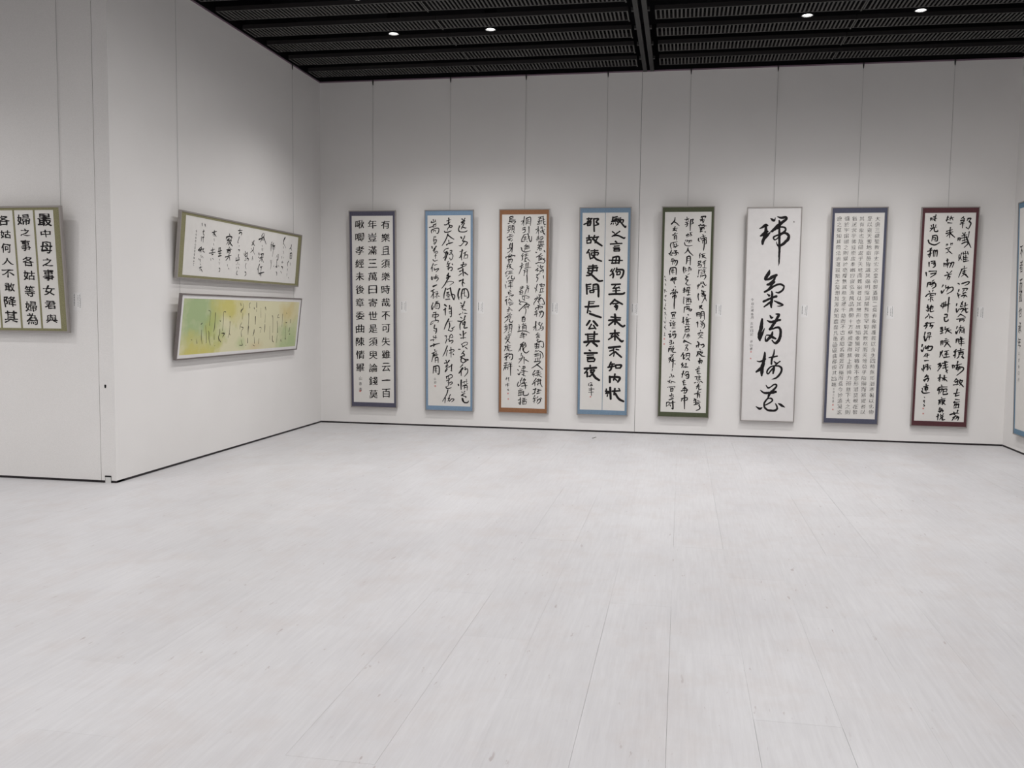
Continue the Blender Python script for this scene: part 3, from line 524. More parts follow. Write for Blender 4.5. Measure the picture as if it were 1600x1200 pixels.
 'F4': '90,2385,8.1 86,2335,7.7|90,2380,7.2 141,2390,6.8|111,2365,5.4 141,2370,5.1|91,2345,7.2 146,2360,6.8|76,2335,7.2 147,2340,6.8|76,2315,6 66,2300,4.8|97,2315,5 94,2300,4|122,2320,5 127,2305,4|147,2335,6.3 152,2310,7 132,2290,6|161,2375,6.3 167,2325,6|181,2380,5.4 182,2334,5.1|152,2350,6.3 212,2354,7 208,2324,6|177,2335,7.2 234,2269,8 244,2279,6.8|88,2215,7 109,2200,5.6|174,2219,6.3 124,2184,7 84,2159,6|114,2194,4.5 115,2164,4.3|104,2169,7.2 155,2169,8 221,2139,8 236,2144,6.8|126,2099,9.1 141,2089,7.2|66,2069,7.3 202,2076,6.8|112,2044,6.3 172,2048,6|102,2023,6.4 173,2025,6|112,2008,7.1 108,1988,5.6|112,2005,7.3 173,2008,8.1 169,1985,6.9|113,1985,6.4 174,1988,6|54,1877,7.3 211,1875,6.9|99,1912,7.3 90,1852,6.9|99,1912,8.2 170,1918,9.1 171,1842,7.7|85,1842,7.3 171,1847,6.9|140,1912,7.3 131,1842,6.9|91,1771,6.4 72,1745,6|122,1781,6.4 92,1730,6|92,1745,8.2 108,1710,9.1 103,1669,7.8|92,1715,6.4 67,1695,6|147,1786,7.3 138,1740,6.9|147,1766,8.2 224,1761,9.1 220,1700,9.1 195,1665,7.8|153,1740,6.4 148,1705,6|153,1740,6.4 188,1743,7.1 184,1710,6|154,1705,6.4 184,1708,6|90,1588,8.2 191,1594,7.8|136,1578,6.4 106,1542,6.1|106,1542,7.3 172,1553,6.9|177,1563,6.1 187,1543,4.9|142,1538,8.2 143,1476,7.8|106,1512,6.4 188,1518,6|61,1471,9.2 138,1476,10.2 219,1477,10.2 244,1492,8.6|129,1410,9.2 79,1354,8.7|129,1405,9.2 221,1355,8.7|109,1359,7.3 170,1365,6.9|130,1328,9.2 161,1334,10.2 151,1288,8.7|145,1354,7.3 141,1313,6.9|-220,2367,6.3 -158,2372,6|-254,2302,7.3 -204,2327,8.1 -168,2362,6.8|-199,2377,7.2 -204,2337,6.9|-214,2337,6.3 -168,2339,6|-209,2322,8.1 -213,2292,6.5|-209,2322,6.3 -173,2327,7 -178,2296,6|-208,2307,5.4 -178,2308,5.1|-211,2288,6.4 -178,2291,6|-138,2367,8.1 -130,2221,7.7|-133,2367,7.2 -82,2366,8 -107,2331,8 -81,2306,8 -116,2291,6.8|-221,2140,7.3 -155,2150,6.9|-191,2170,8.2 -190,2125,7.7|-216,2120,6.4 -215,2079,6|-216,2115,7.3 -170,2120,8.1 -171,2082,6.9|-212,2079,6.4 -169,2084,6|-125,2170,7.3 -149,2125,6.9|-140,2145,7.3 -78,2155,6.9|-88,2150,7.3 -118,2084,6.9|-144,2135,9.1 -103,2094,10.1 -36,2049,8.6|-188,2003,8.2 -213,1963,7.8|-188,1968,7.3 -171,1892,6.9|-168,1988,6.4 -81,1993,6|-162,1963,7.1 -162,1938,5.7|-162,1963,6.4 -80,1968,7.1 -85,1938,6|-157,1938,5.5 -90,1941,5.2|-122,2003,7.3 -126,1922,8.1 -166,1897,6.9|-141,1932,8.2 -94,1887,9.1 -38,1867,7.8|-190,1805,7.3 -93,1811,6.9|-200,1780,8.2 -82,1790,7.8|-190,1785,7.3 -190,1749,6.9|-88,1790,7.3 -92,1750,6.9|-195,1749,7.3 -87,1755,6.9|-139,1821,8.2 -143,1750,9.2 -168,1704,9.2 -214,1693,7.8|-200,1729,9.2 -148,1699,10.2 -70,1633,10.2 -24,1633,8.7|-213,1586,9.2 -206,1474,8.7|-213,1581,7.4 -161,1592,6.9|-202,1561,5.5 -166,1561,5.2|-202,1535,6.4 -166,1540,6.1|-130,1582,6.4 -135,1525,6.1|-130,1582,10.1 -74,1577,11.2 -66,1444,9.6|-125,1556,5.5 -79,1558,5.2|-130,1530,6.4 -80,1534,6.1|-170,1515,8.2 -170,1494,6.5|-165,1515,7.4 -124,1515,8.2 -129,1490,7|-167,1489,6.4 -127,1492,6.1|-179,1382,8.3 -183,1330,7.9|-179,1380,5.5 -112,1382,5.2|-178,1356,5.5 -122,1360,5.2|-224,1320,9.2 -147,1322,10.3 -64,1330,8.7|-188,1310,8.3 -197,1248,7.9|-172,1269,7.2 -156,1259,5.8|-169,1238,10.2 -112,1218,11.3 -34,1194,9.6|134,1232,10.1 140,1180,11.3 137,1114,9.6|89,1200,8.3 202,1191,7.8|64,1159,9.2 131,1165,10.2 197,1166,8.7|126,1155,9.2 65,1102,8.7|156,1145,9.2 224,1089,10.2 254,1100,8.7|138,1042,9.2 140,924,8.7|82,1000,8.3 190,1012,7.8|113,990,8.2 93,969,6.6|164,996,8.2 185,976,6.6|124,970,7.4 63,928,7|150,975,9.2 217,910,10.3 238,915,8.7|70,830,11.1 203,845,10.5|127,826,7.4 127,790,7|81,789,7.4 127,805,7|158,811,8.2 188,806,6.6|128,774,7.4 82,737,7|138,780,6.5 128,728,6.1|148,780,9.3 221,719,8.8|99,655,8.4 74,597,7.9|89,629,7.5 140,633,7|64,592,8.4 146,609,7.9|115,634,8.4 100,572,9.3 80,551,7.9|156,615,8.3 157,584,6.6|156,620,8.4 223,621,9.3 208,585,7.9|162,584,7.5 213,587,7|87,478,11.2 88,411,10.6|87,473,10.3 205,471,11.4 186,418,9.7|148,511,8.4 134,438,7.9|144,459,7.5 170,434,7.1|48,326,7.5 49,290,7.1|38,300,7.5 90,296,7.1|94,343,11.2 102,208,10.6|44,274,8.4 90,281,8|60,238,7.3 65,259,5.8|121,302,8.4 213,310,7.9|198,336,7.3 208,326,5.8|151,334,9.4 142,261,8.9|158,272,10.3 200,211,11.5 257,181,9.7|-167,1151,10.2 -203,1099,9.6|-121,1146,11.1 -74,1095,10.5|-146,1110,7.4 -176,1053,7|-176,1055,8.4 -109,1062,7.9|-120,1095,8.3 -93,1056,7.9|-216,985,8.4 -72,992,7.9|-190,990,8.4 -184,908,7.9|-108,1018,9.3 -112,909,8.8|-180,960,5.6 -118,963,5.3|-179,934,6.5 -117,938,6.1|-230,892,11.2 -143,903,12.4 -50,905,10.5|-168,887,7.4 -204,845,7|-122,888,11.2 -74,848,10.5|-167,794,8.3 -151,786,6.6|-223,757,10.3 -73,763,9.7|-192,732,6.5 -114,738,6.2|-191,706,7.5 -114,712,7.1|-186,690,8.3 -185,659,6.7|-181,688,7.5 -103,692,8.3 -108,659,7.1|-180,657,7.5 -108,661,7.1|-220,570,11.2 -80,583,10.6|-153,608,9.4 -153,576,7.5|-179,566,7.5 -220,512,7.1|-188,524,9.4 -188,472,8.9|-142,556,6.6 -147,519,6.2|-152,545,7.5 -101,552,8.3 -146,483,8.3 -167,477,7.1|-131,525,11.2 -89,464,12.5 -42,433,10.6|-166,389,3.8 -170,362,3.6|-150,399,3.8 -129,395,3.5|-144,373,3.8 -134,379,4.2 -124,364,4.2 -155,360,3.6|-164,321,3.8 -102,322,3.6|-136,342,3.8 -132,243,3.6|-164,300,2.8 -138,306,2.7|-169,279,2.8 -107,286,2.7',
 'F8': '138,2373,4.7 113,2350,2.6|126,2364,4.7 149,2350,4.2 132,2331,2.6|110,2331,5.6 145,2335,5.1 137,2312,3.1|115,2312,4.7 146,2317,2.6|107,2293,4.7 151,2303,2.6|134,2303,5.6 132,2251,3.1|188,2354,5.6 176,2331,3.1|184,2354,5.6 215,2354,5.1 194,2321,3.1|199,2321,6.6 218,2298,5.9 195,2237,3.6|172,2256,4.7 195,2237,2.6|94,2138,5.7 92,2110,3.1|98,2138,5.7 116,2138,5.1 113,2110,3.1|99,2122,3.8 112,2124,3|139,2195,4.7 149,2176,2.6|166,2199,4.7 154,2176,2.6|132,2162,4.7 185,2176,2.6|129,2138,4.7 195,2152,2.6|158,2180,4.7 162,2105,2.6|140,2110,4.7 196,2124,2.6|177,2152,6.6 202,2096,5.9 232,2034,3.6|205,2208,4.7 200,2143,2.6|137,2077,5.7 180,2096,5.1 199,2077,5.1 162,2034,3.1|117,1954,4.7 110,1916,2.6|138,1973,4.7 127,1926,2.6|127,1926,5.7 112,1888,3.1|128,1916,3.8 147,1893,2.1|155,1982,4.7 161,1954,2.6|177,1992,4.7 179,1959,2.6|200,1987,4.7 210,1954,2.6|152,1964,3.8 214,1968,2.1|162,1940,4.7 161,1883,2.6|184,1949,4.7 187,1888,2.6|168,1921,4.7 207,1926,2.6|169,1902,4.7 208,1907,2.6|166,1878,5.7 218,1888,3.1|177,1826,4.7 174,1808,2.6|148,1793,4.7 205,1808,2.6|152,1793,5.7 122,1703,3.1|163,1770,4.7 198,1779,2.6|180,1784,5.7 177,1755,5.1 164,1741,3.1|159,1750,3.8 194,1760,2.1|182,1741,4.7 152,1712,2.6|191,1736,7.6 220,1703,4.2|121,1636,5.7 135,1627,4.6|170,1641,4.8 179,1632,3.8|161,1632,5.7 231,1656,5.1 228,1632,5.1 193,1613,3.1|134,1565,5.7 130,1546,4.6|128,1498,5.7 150,1513,3.1|122,1527,5.7 139,1470,3.1|173,1575,5.7 222,1580,5.1 210,1556,3.1|187,1561,4.8 175,1541,2.6|202,1537,4.8 177,1513,2.6|176,1527,4.8 216,1532,2.6|164,1494,5.7 195,1504,5.1 188,1475,3.1|204,1504,5.7 223,1485,3.1|120,1407,5.7 116,1383,3.2|118,1350,5.7 125,1312,5.2 149,1355,3.2|168,1417,5.7 183,1394,3.2|181,1432,5.7 157,1374,3.2|166,1374,4.8 192,1384,2.6|159,1346,5.7 194,1356,5.2 174,1312,3.2|209,1418,5.7 207,1365,3.2|202,1384,4.8 236,1399,2.6|186,1336,5.7 239,1356,3.2|212,1356,6.7 223,1313,6 241,1318,3.7|-152,2398,4.7 -156,2375,2.6|-204,2361,5.7 -207,2333,3.1|-204,2359,4.7 -191,2361,4.2 -191,2335,2.6|-203,2347,3.8 -192,2349,3|-178,2375,3.8 -143,2384,2.1|-173,2361,3.8 -146,2368,2.1|-176,2347,4.7 -141,2356,2.6|-160,2380,4.7 -158,2333,2.6|-167,2337,4.7 -149,2328,2.6|-174,2290,5.7 -172,2262,3.1|-196,2281,4.7 -190,2267,3.8|-146,2285,4.7 -154,2266,2.6|-203,2248,4.7 -136,2262,2.6|-176,2252,5.7 -206,2215,3.1|-163,2252,5.7 -156,2215,5.1 -125,2214,5.1 -126,2229,3.1|-172,2163,5.7 -182,2106,3.1|-176,2163,5.7 -131,2167,5.1 -124,2110,5.1 -151,2110,3.1|-166,2144,4.7 -144,2146,4.3 -144,2125,4.3 -165,2125,2.6|-218,2115,6.6 -203,2082,6 -148,2063,6 -96,2091,3.6|-178,2030,4.7 -186,2002,2.6|-217,1992,5.7 -168,2006,3.1|-191,2020,6.6 -188,1964,6 -195,1925,3.7|-215,1954,4.8 -171,1973,2.6|-193,1973,4.8 -209,1935,2.6|-158,1997,5.7 -155,1935,3.1|-158,1997,5.7 -141,2001,5.1 -140,1935,3.1|-136,1992,6.6 -118,2001,6 -119,1935,3.7|-197,1868,6.7 -194,1821,3.7|-175,1878,5.7 -135,1887,3.1|-169,1859,4.8 -147,1864,4.3 -150,1840,2.6|-139,1878,6.7 -132,1830,6 -153,1811,3.7|-223,1754,6.7 -216,1716,3.7|-192,1768,5.7 -115,1773,3.1|-172,1740,5.7 -123,1749,5.1 -127,1735,5.2 -175,1701,3.2|-115,1773,4.8 -118,1745,2.6|-199,1639,5.7 -167,1644,5.2 -184,1620,3.2|-198,1630,6.7 -205,1591,3.7|-154,1658,4.8 -133,1673,2.6|-154,1639,4.8 -127,1649,4.3 -144,1620,2.6|-171,1620,6.7 -122,1635,6 -115,1601,6 -146,1577,3.7|-156,1601,3.8 -138,1611,2.1|-180,1548,4.8 -171,1534,3.8|-140,1558,4.8 -144,1539,2.6|-213,1486,5.8 -183,1515,5.2 -111,1520,3.2|-111,1520,4.8 -115,1501,2.6|-160,1510,4.8 -173,1486,2.6|-155,1496,4.8 -128,1501,2.6|-159,1481,5.8 -161,1428,3.2|-184,1448,3.8 -171,1457,2.1|-144,1458,4.8 -130,1438,2.6|-136,1477,3.8 -163,1472,2.1|-185,1380,4.8 -194,1361,4.3 -171,1371,2.6|-186,1390,5.8 -178,1322,5.2 -201,1332,3.2|-154,1376,6.7 -155,1318,6.1 -119,1323,3.7|-166,1352,5.8 -131,1376,5.2 -134,1342,3.2|-145,1390,3.8 -147,1342,2.1|-26,2379,5.6 -37,2322,3.1|-34,2360,4.7 -12,2369,2.6|-42,2337,4.7 -11,2346,2.6|9,2379,4.7 -1,2332,2.6|-3,2355,4.7 37,2369,2.6|15,2364,4.7 30,2336,2.6|-22,2308,5.6 22,2305,3.1|7,2256,4.7 5,2214,2.6|-31,2214,4.7 31,2233,2.6|-34,2190,5.7 36,2209,3.1|4,2228,5.7 4,2143,3.1|-7,2181,4.7 -28,2157,2.6|11,2190,6.6 57,2148,3.6|-23,2072,3.8 -27,2049,2.1|-23,2068,3.8 -10,2072,3.4 -13,2054,2.1|21,2082,3.8 18,2058,2.1|26,2077,3.8 39,2082,3.4 33,2058,2.1|-30,2020,3.8 23,2039,2.1|14,2039,3.8 -6,1992,2.1|-16,2020,3.8 8,1992,2.1|-5,1982,3.8 -27,1973,2.1|8,1992,5.7 40,1964,3.1|-39,1859,5.7 -37,1821,3.1|-34,1850,5.7 -16,1854,5.1 -19,1826,3.1|-14,1888,4.7 8,1897,2.6|-6,1907,5.7 -1,1812,3.1|14,1869,4.7 3,1831,2.6|-7,1850,4.7 15,1859,2.6|46,1869,6.6 22,1812,3.7|28,1859,5.7 64,1869,5.1 49,1812,3.1|-2,1759,5.7 21,1736,3.1|46,1774,4.8 25,1745,2.6|-23,1721,5.7 48,1741,3.1|17,1731,5.7 2,1678,3.1|9,1707,5.7 32,1712,5.1 20,1674,3.1|-35,1616,5.7 -47,1592,3.2|-50,1549,6.7 -44,1525,6 -19,1564,3.7|-8,1612,4.8 -6,1574,2.6|-2,1583,4.8 24,1593,4.3 5,1545,2.6|20,1602,4.8 17,1564,2.6|16,1578,5.7 65,1593,5.1 67,1555,5.2 11,1516,3.2|-33,1411,5.7 -45,1372,3.2|-50,1386,4.8 -22,1363,2.6|-16,1420,5.7 -26,1353,3.2|-10,1392,5.7 48,1407,3.2|2,1430,4.8 0,1382,2.6|35,1478,5.7 31,1392,5.2 30,1310,3.2|-22,1372,4.8 35,1392,2.6|167,1292,5.4 139,1260,3|172,1287,5.4 219,1261,3|130,1233,5.4 220,1250,3|165,1238,4.3 160,1228,3.4|161,1222,5.4 162,1206,4.3|166,1224,5.4 206,1228,4.8 202,1207,3|139,1152,5.4 131,1125,3|127,1092,6.5 134,1071,5.8 152,1114,3.6|174,1163,4.3 170,1136,2.4|160,1136,5.4 210,1147,3|166,1120,4.3 206,1131,2.4|176,1120,5.4 164,1076,3|211,1126,6.5 214,1077,3.6|182,1104,4.3 208,1106,2.4|188,1088,4.3 203,1091,3.5|137,1006,6.5 136,968,3.6|137,1006,6.5 162,1008,5.8 162,971,3.6|138,987,4.3 158,990,2.4|181,1034,5.4 177,1012,3|168,1001,5.4 218,1012,3|192,1023,6.5 192,931,3.6|174,979,4.3 219,985,2.4|170,958,5.4 225,966,3|143,892,5.4 119,870,3|119,864,5.4 159,876,3|134,875,7.6 133,799,4.2|117,821,5.4 131,837,3|159,876,5.4 224,893,3|188,904,5.4 190,866,3|170,860,5.4 220,872,3|176,849,6.5 173,816,3.6|181,852,6.5 216,858,5.9 213,823,3.6|182,835,4.3 207,839,2.4|173,811,5.4 154,789,3|208,812,7.6 224,796,6.1|112,712,6.5 114,679,3.6|118,712,6.5 133,707,5.9 129,682,3.6|166,756,6.5 158,713,3.6|148,712,5.4 208,730,3|168,708,6.5 155,669,5.9 201,676,3.6|189,702,5.4 172,648,3|154,685,6.5 220,692,5.9 227,660,5.9 164,598,3.6|161,560,5.5 138,526,3|162,554,5.5 198,528,3|153,522,6.6 178,528,5.9 170,489,3.6|134,488,5.5 190,500,3|202,550,5.5 199,523,3|198,534,5.5 228,540,4.9 201,484,3|199,517,7.6 242,469,4.2|178,440,6.6 170,396,3.6|145,390,5.5 205,402,3|165,390,6.6 162,363,3.6|162,363,6.6 202,375,3.6|164,324,5.5 210,320,3|150,291,5.5 160,302,4.4|150,286,5.5 211,298,3|162,269,6.6 153,242,3.6|176,275,5.5 174,226,3|187,265,6.6 202,271,5.9 200,227,3.6|154,225,4.4 209,232,2.4|156,176,5.5 168,160,4.4|196,199,6.6 188,166,3.6|117,147,6.6 167,165,5.9 208,166,3.6|158,154,5.5 179,138,3|150,115,5.5 179,132,5 200,133,3|164,121,6.6 141,82,3.6|190,116,6.6 210,122,5.9 202,84,3.6|171,99,4.4 191,105,2.4|1,1285,6.5 26,1285,5.8 23,1253,3.6|-3,1252,5.4 28,1258,3|-3,1252,6.5 5,1209,5.8 35,1215,5.8 39,1232,3.6|-37,1133,6.5 -17,1139,5.8 -36,1111,3.6|-16,1122,6.5 -19,1074,3.6|-35,1095,5.4 -5,1106,3|-34,1068,5.4 -4,1079,3|13,1144,5.4 10,1117,3|10,1117,5.4 54,1134,3|40,1123,6.5 17,1074,3.6|26,1101,5.4 76,1113,3|36,1107,6.5 83,1075,3.6|-24,981,6.5 -24,938,3.6|-24,981,6.5 -4,984,5.9 -5,944,3.6|-18,962,4.3 -8,964,3.5|20,1009,4.3 35,1013,3.5|11,987,5.4 56,999,3|17,971,5.4 62,980,3|43,972,6.5 15,922,3.6|29,950,6.5 49,955,5.9 81,918,3.6|-23,862,5.4 -26,829,3|-3,873,6.5 -30,801,3.6|-1,829,4.4 6,808,2.4|23,868,5.4 63,880,3|29,846,5.4 54,852,3|25,830,5.4 65,839,3|43,868,5.4 41,808,3|16,799,6.5 77,809,3.6|-41,719,6.6 -16,731,5.9 -39,686,3.6|-25,703,6.6 -5,709,5.9 -42,643,3.6|4,731,5.5 65,749,3|16,704,5.5 61,721,3|12,677,5.5 68,694,3|29,754,6.5 43,677,5.9 61,623,3.6|64,656,4.4 40,634,2.4|44,754,4.4 55,743,3.5|-33,561,5.5 8,573,3|-14,599,6.6 -15,523,3.6|-12,556,4.4 -31,533,2.4|13,562,5.5 59,574,3|32,595,6.6 33,535,3.6|24,556,4.4 13,534,2.4|34,557,6.6 66,530,3.6|7,485,4.4 13,468,3.5|-30,423,6.6 -12,457,5.9 70,464,3.6|-11,435,6.6 -18,380,3.6|0,435,5.5 20,441,4.9 -3,391,3|30,436,5.5 28,376,3|35,436,5.5 66,439,4.9 63,404,3|32,409,4.4 62,413,2.4|33,376,6.6 74,382,5.9 73,393,3.6|15,342,4.4 20,331,3.5|-14,308,5.5 56,332,3|-4,303,6.6 -12,259,3.6|7,298,5.5 3,265,3|22,309,5.5 24,260,3|37,304,6.6 52,310,5.9 29,260,3.6|28,288,6.6 60,261,3.6|5,226,5.5 -4,204,3|-4,204,5.5 27,210,5 23,188,3|-8,182,6.6 38,194,5.9 34,172,3.6|3,171,4.4 18,177,3.5|-11,148,6.6 -13,82,3.6|-25,120,5.5 0,132,3|15,149,4.4 20,138,3.5|45,156,4.4 36,139,2.4|16,127,5.5 41,130,5 37,111,3|22,111,5.5 8,83,3|35,111,6.6 38,84,6 64,90,3.6|-172,1288,5.4 -166,1272,4.3|-181,1266,5.4 -206,1239,3|-156,1261,5.4 -160,1240,3|-140,1256,5.4 -124,1246,4.3|-201,1250,4.3 -186,1261,2.4|-197,1180,6.5 -178,1191,5.9 -201,1152,3.6|-211,1152,6.5 -181,1163,5.9 -199,1120,3.6|-167,1185,5.4 -106,1192,3|-146,1180,6.5 -150,1153,3.6|-150,1153,6.5 -120,1159,5.9 -138,1126,3.6|-198,1082,6.5 -206,1043,3.6|-205,1032,7.6 -192,984,6.9 -174,1022,4.2|-171,1071,5.4 -141,1077,4.9 -145,1050,3|-170,1049,4.4 -135,1055,2.4|-174,1028,5.4 -129,1036,3|-149,1034,5.4 -152,995,3|-221,940,6.5 -225,918,5.2|-228,879,6.6 -217,863,5.9 -199,913,3.6|-184,924,5.5 -188,891,3|-178,897,5.5 -164,924,3|-164,919,5.5 -167,886,3|-154,930,5.4 -155,892,3|-153,919,6.5 -112,920,5.9 -126,881,5.9 -161,875,3.6|-175,837,5.5 -199,803,3|-189,820,4.4 -173,804,2.4|-159,837,5.5 -162,793,3|-168,815,4.4 -138,826,2.4|-186,758,6.6 -145,761,3.6|-194,705,6.6 -195,634,3.6|-212,666,5.5 -206,650,4.4|-182,683,4.4 -186,661,2.4|-169,716,4.4 -173,694,2.4|-172,689,5.5 -117,701,3|-153,717,6.6 -155,651,3.6|-151,673,5.5 -126,679,4.9 -120,657,3|-155,651,4.4 -140,662,2.4|-157,596,5.5 -181,562,3|-172,574,5.5 -141,585,4.9 -150,552,3|-185,535,6.6 -135,558,5.9 -143,519,3.6|-160,552,5.5 -179,518,3|-157,492,5.5 -156,475,4.4|-181,458,5.5 -131,476,3|-165,447,6.6 -166,420,3.6|-163,447,6.6 -140,454,5.9 -138,426,3.6|-164,422,5.5 -138,426,3|-156,470,5.5 -153,404,3|-199,408,6.6 -178,386,5.9 -116,394,3.6|-196,441,5.5 -190,419,3|-170,342,3.3 -164,332,2.6|-173,293,4.4 -168,304,4 -166,271,2.4|-178,292,3.3 -160,296,1.8|-171,254,4.4 -160,243,3.5|-170,234,3.3 -160,238,2.7',
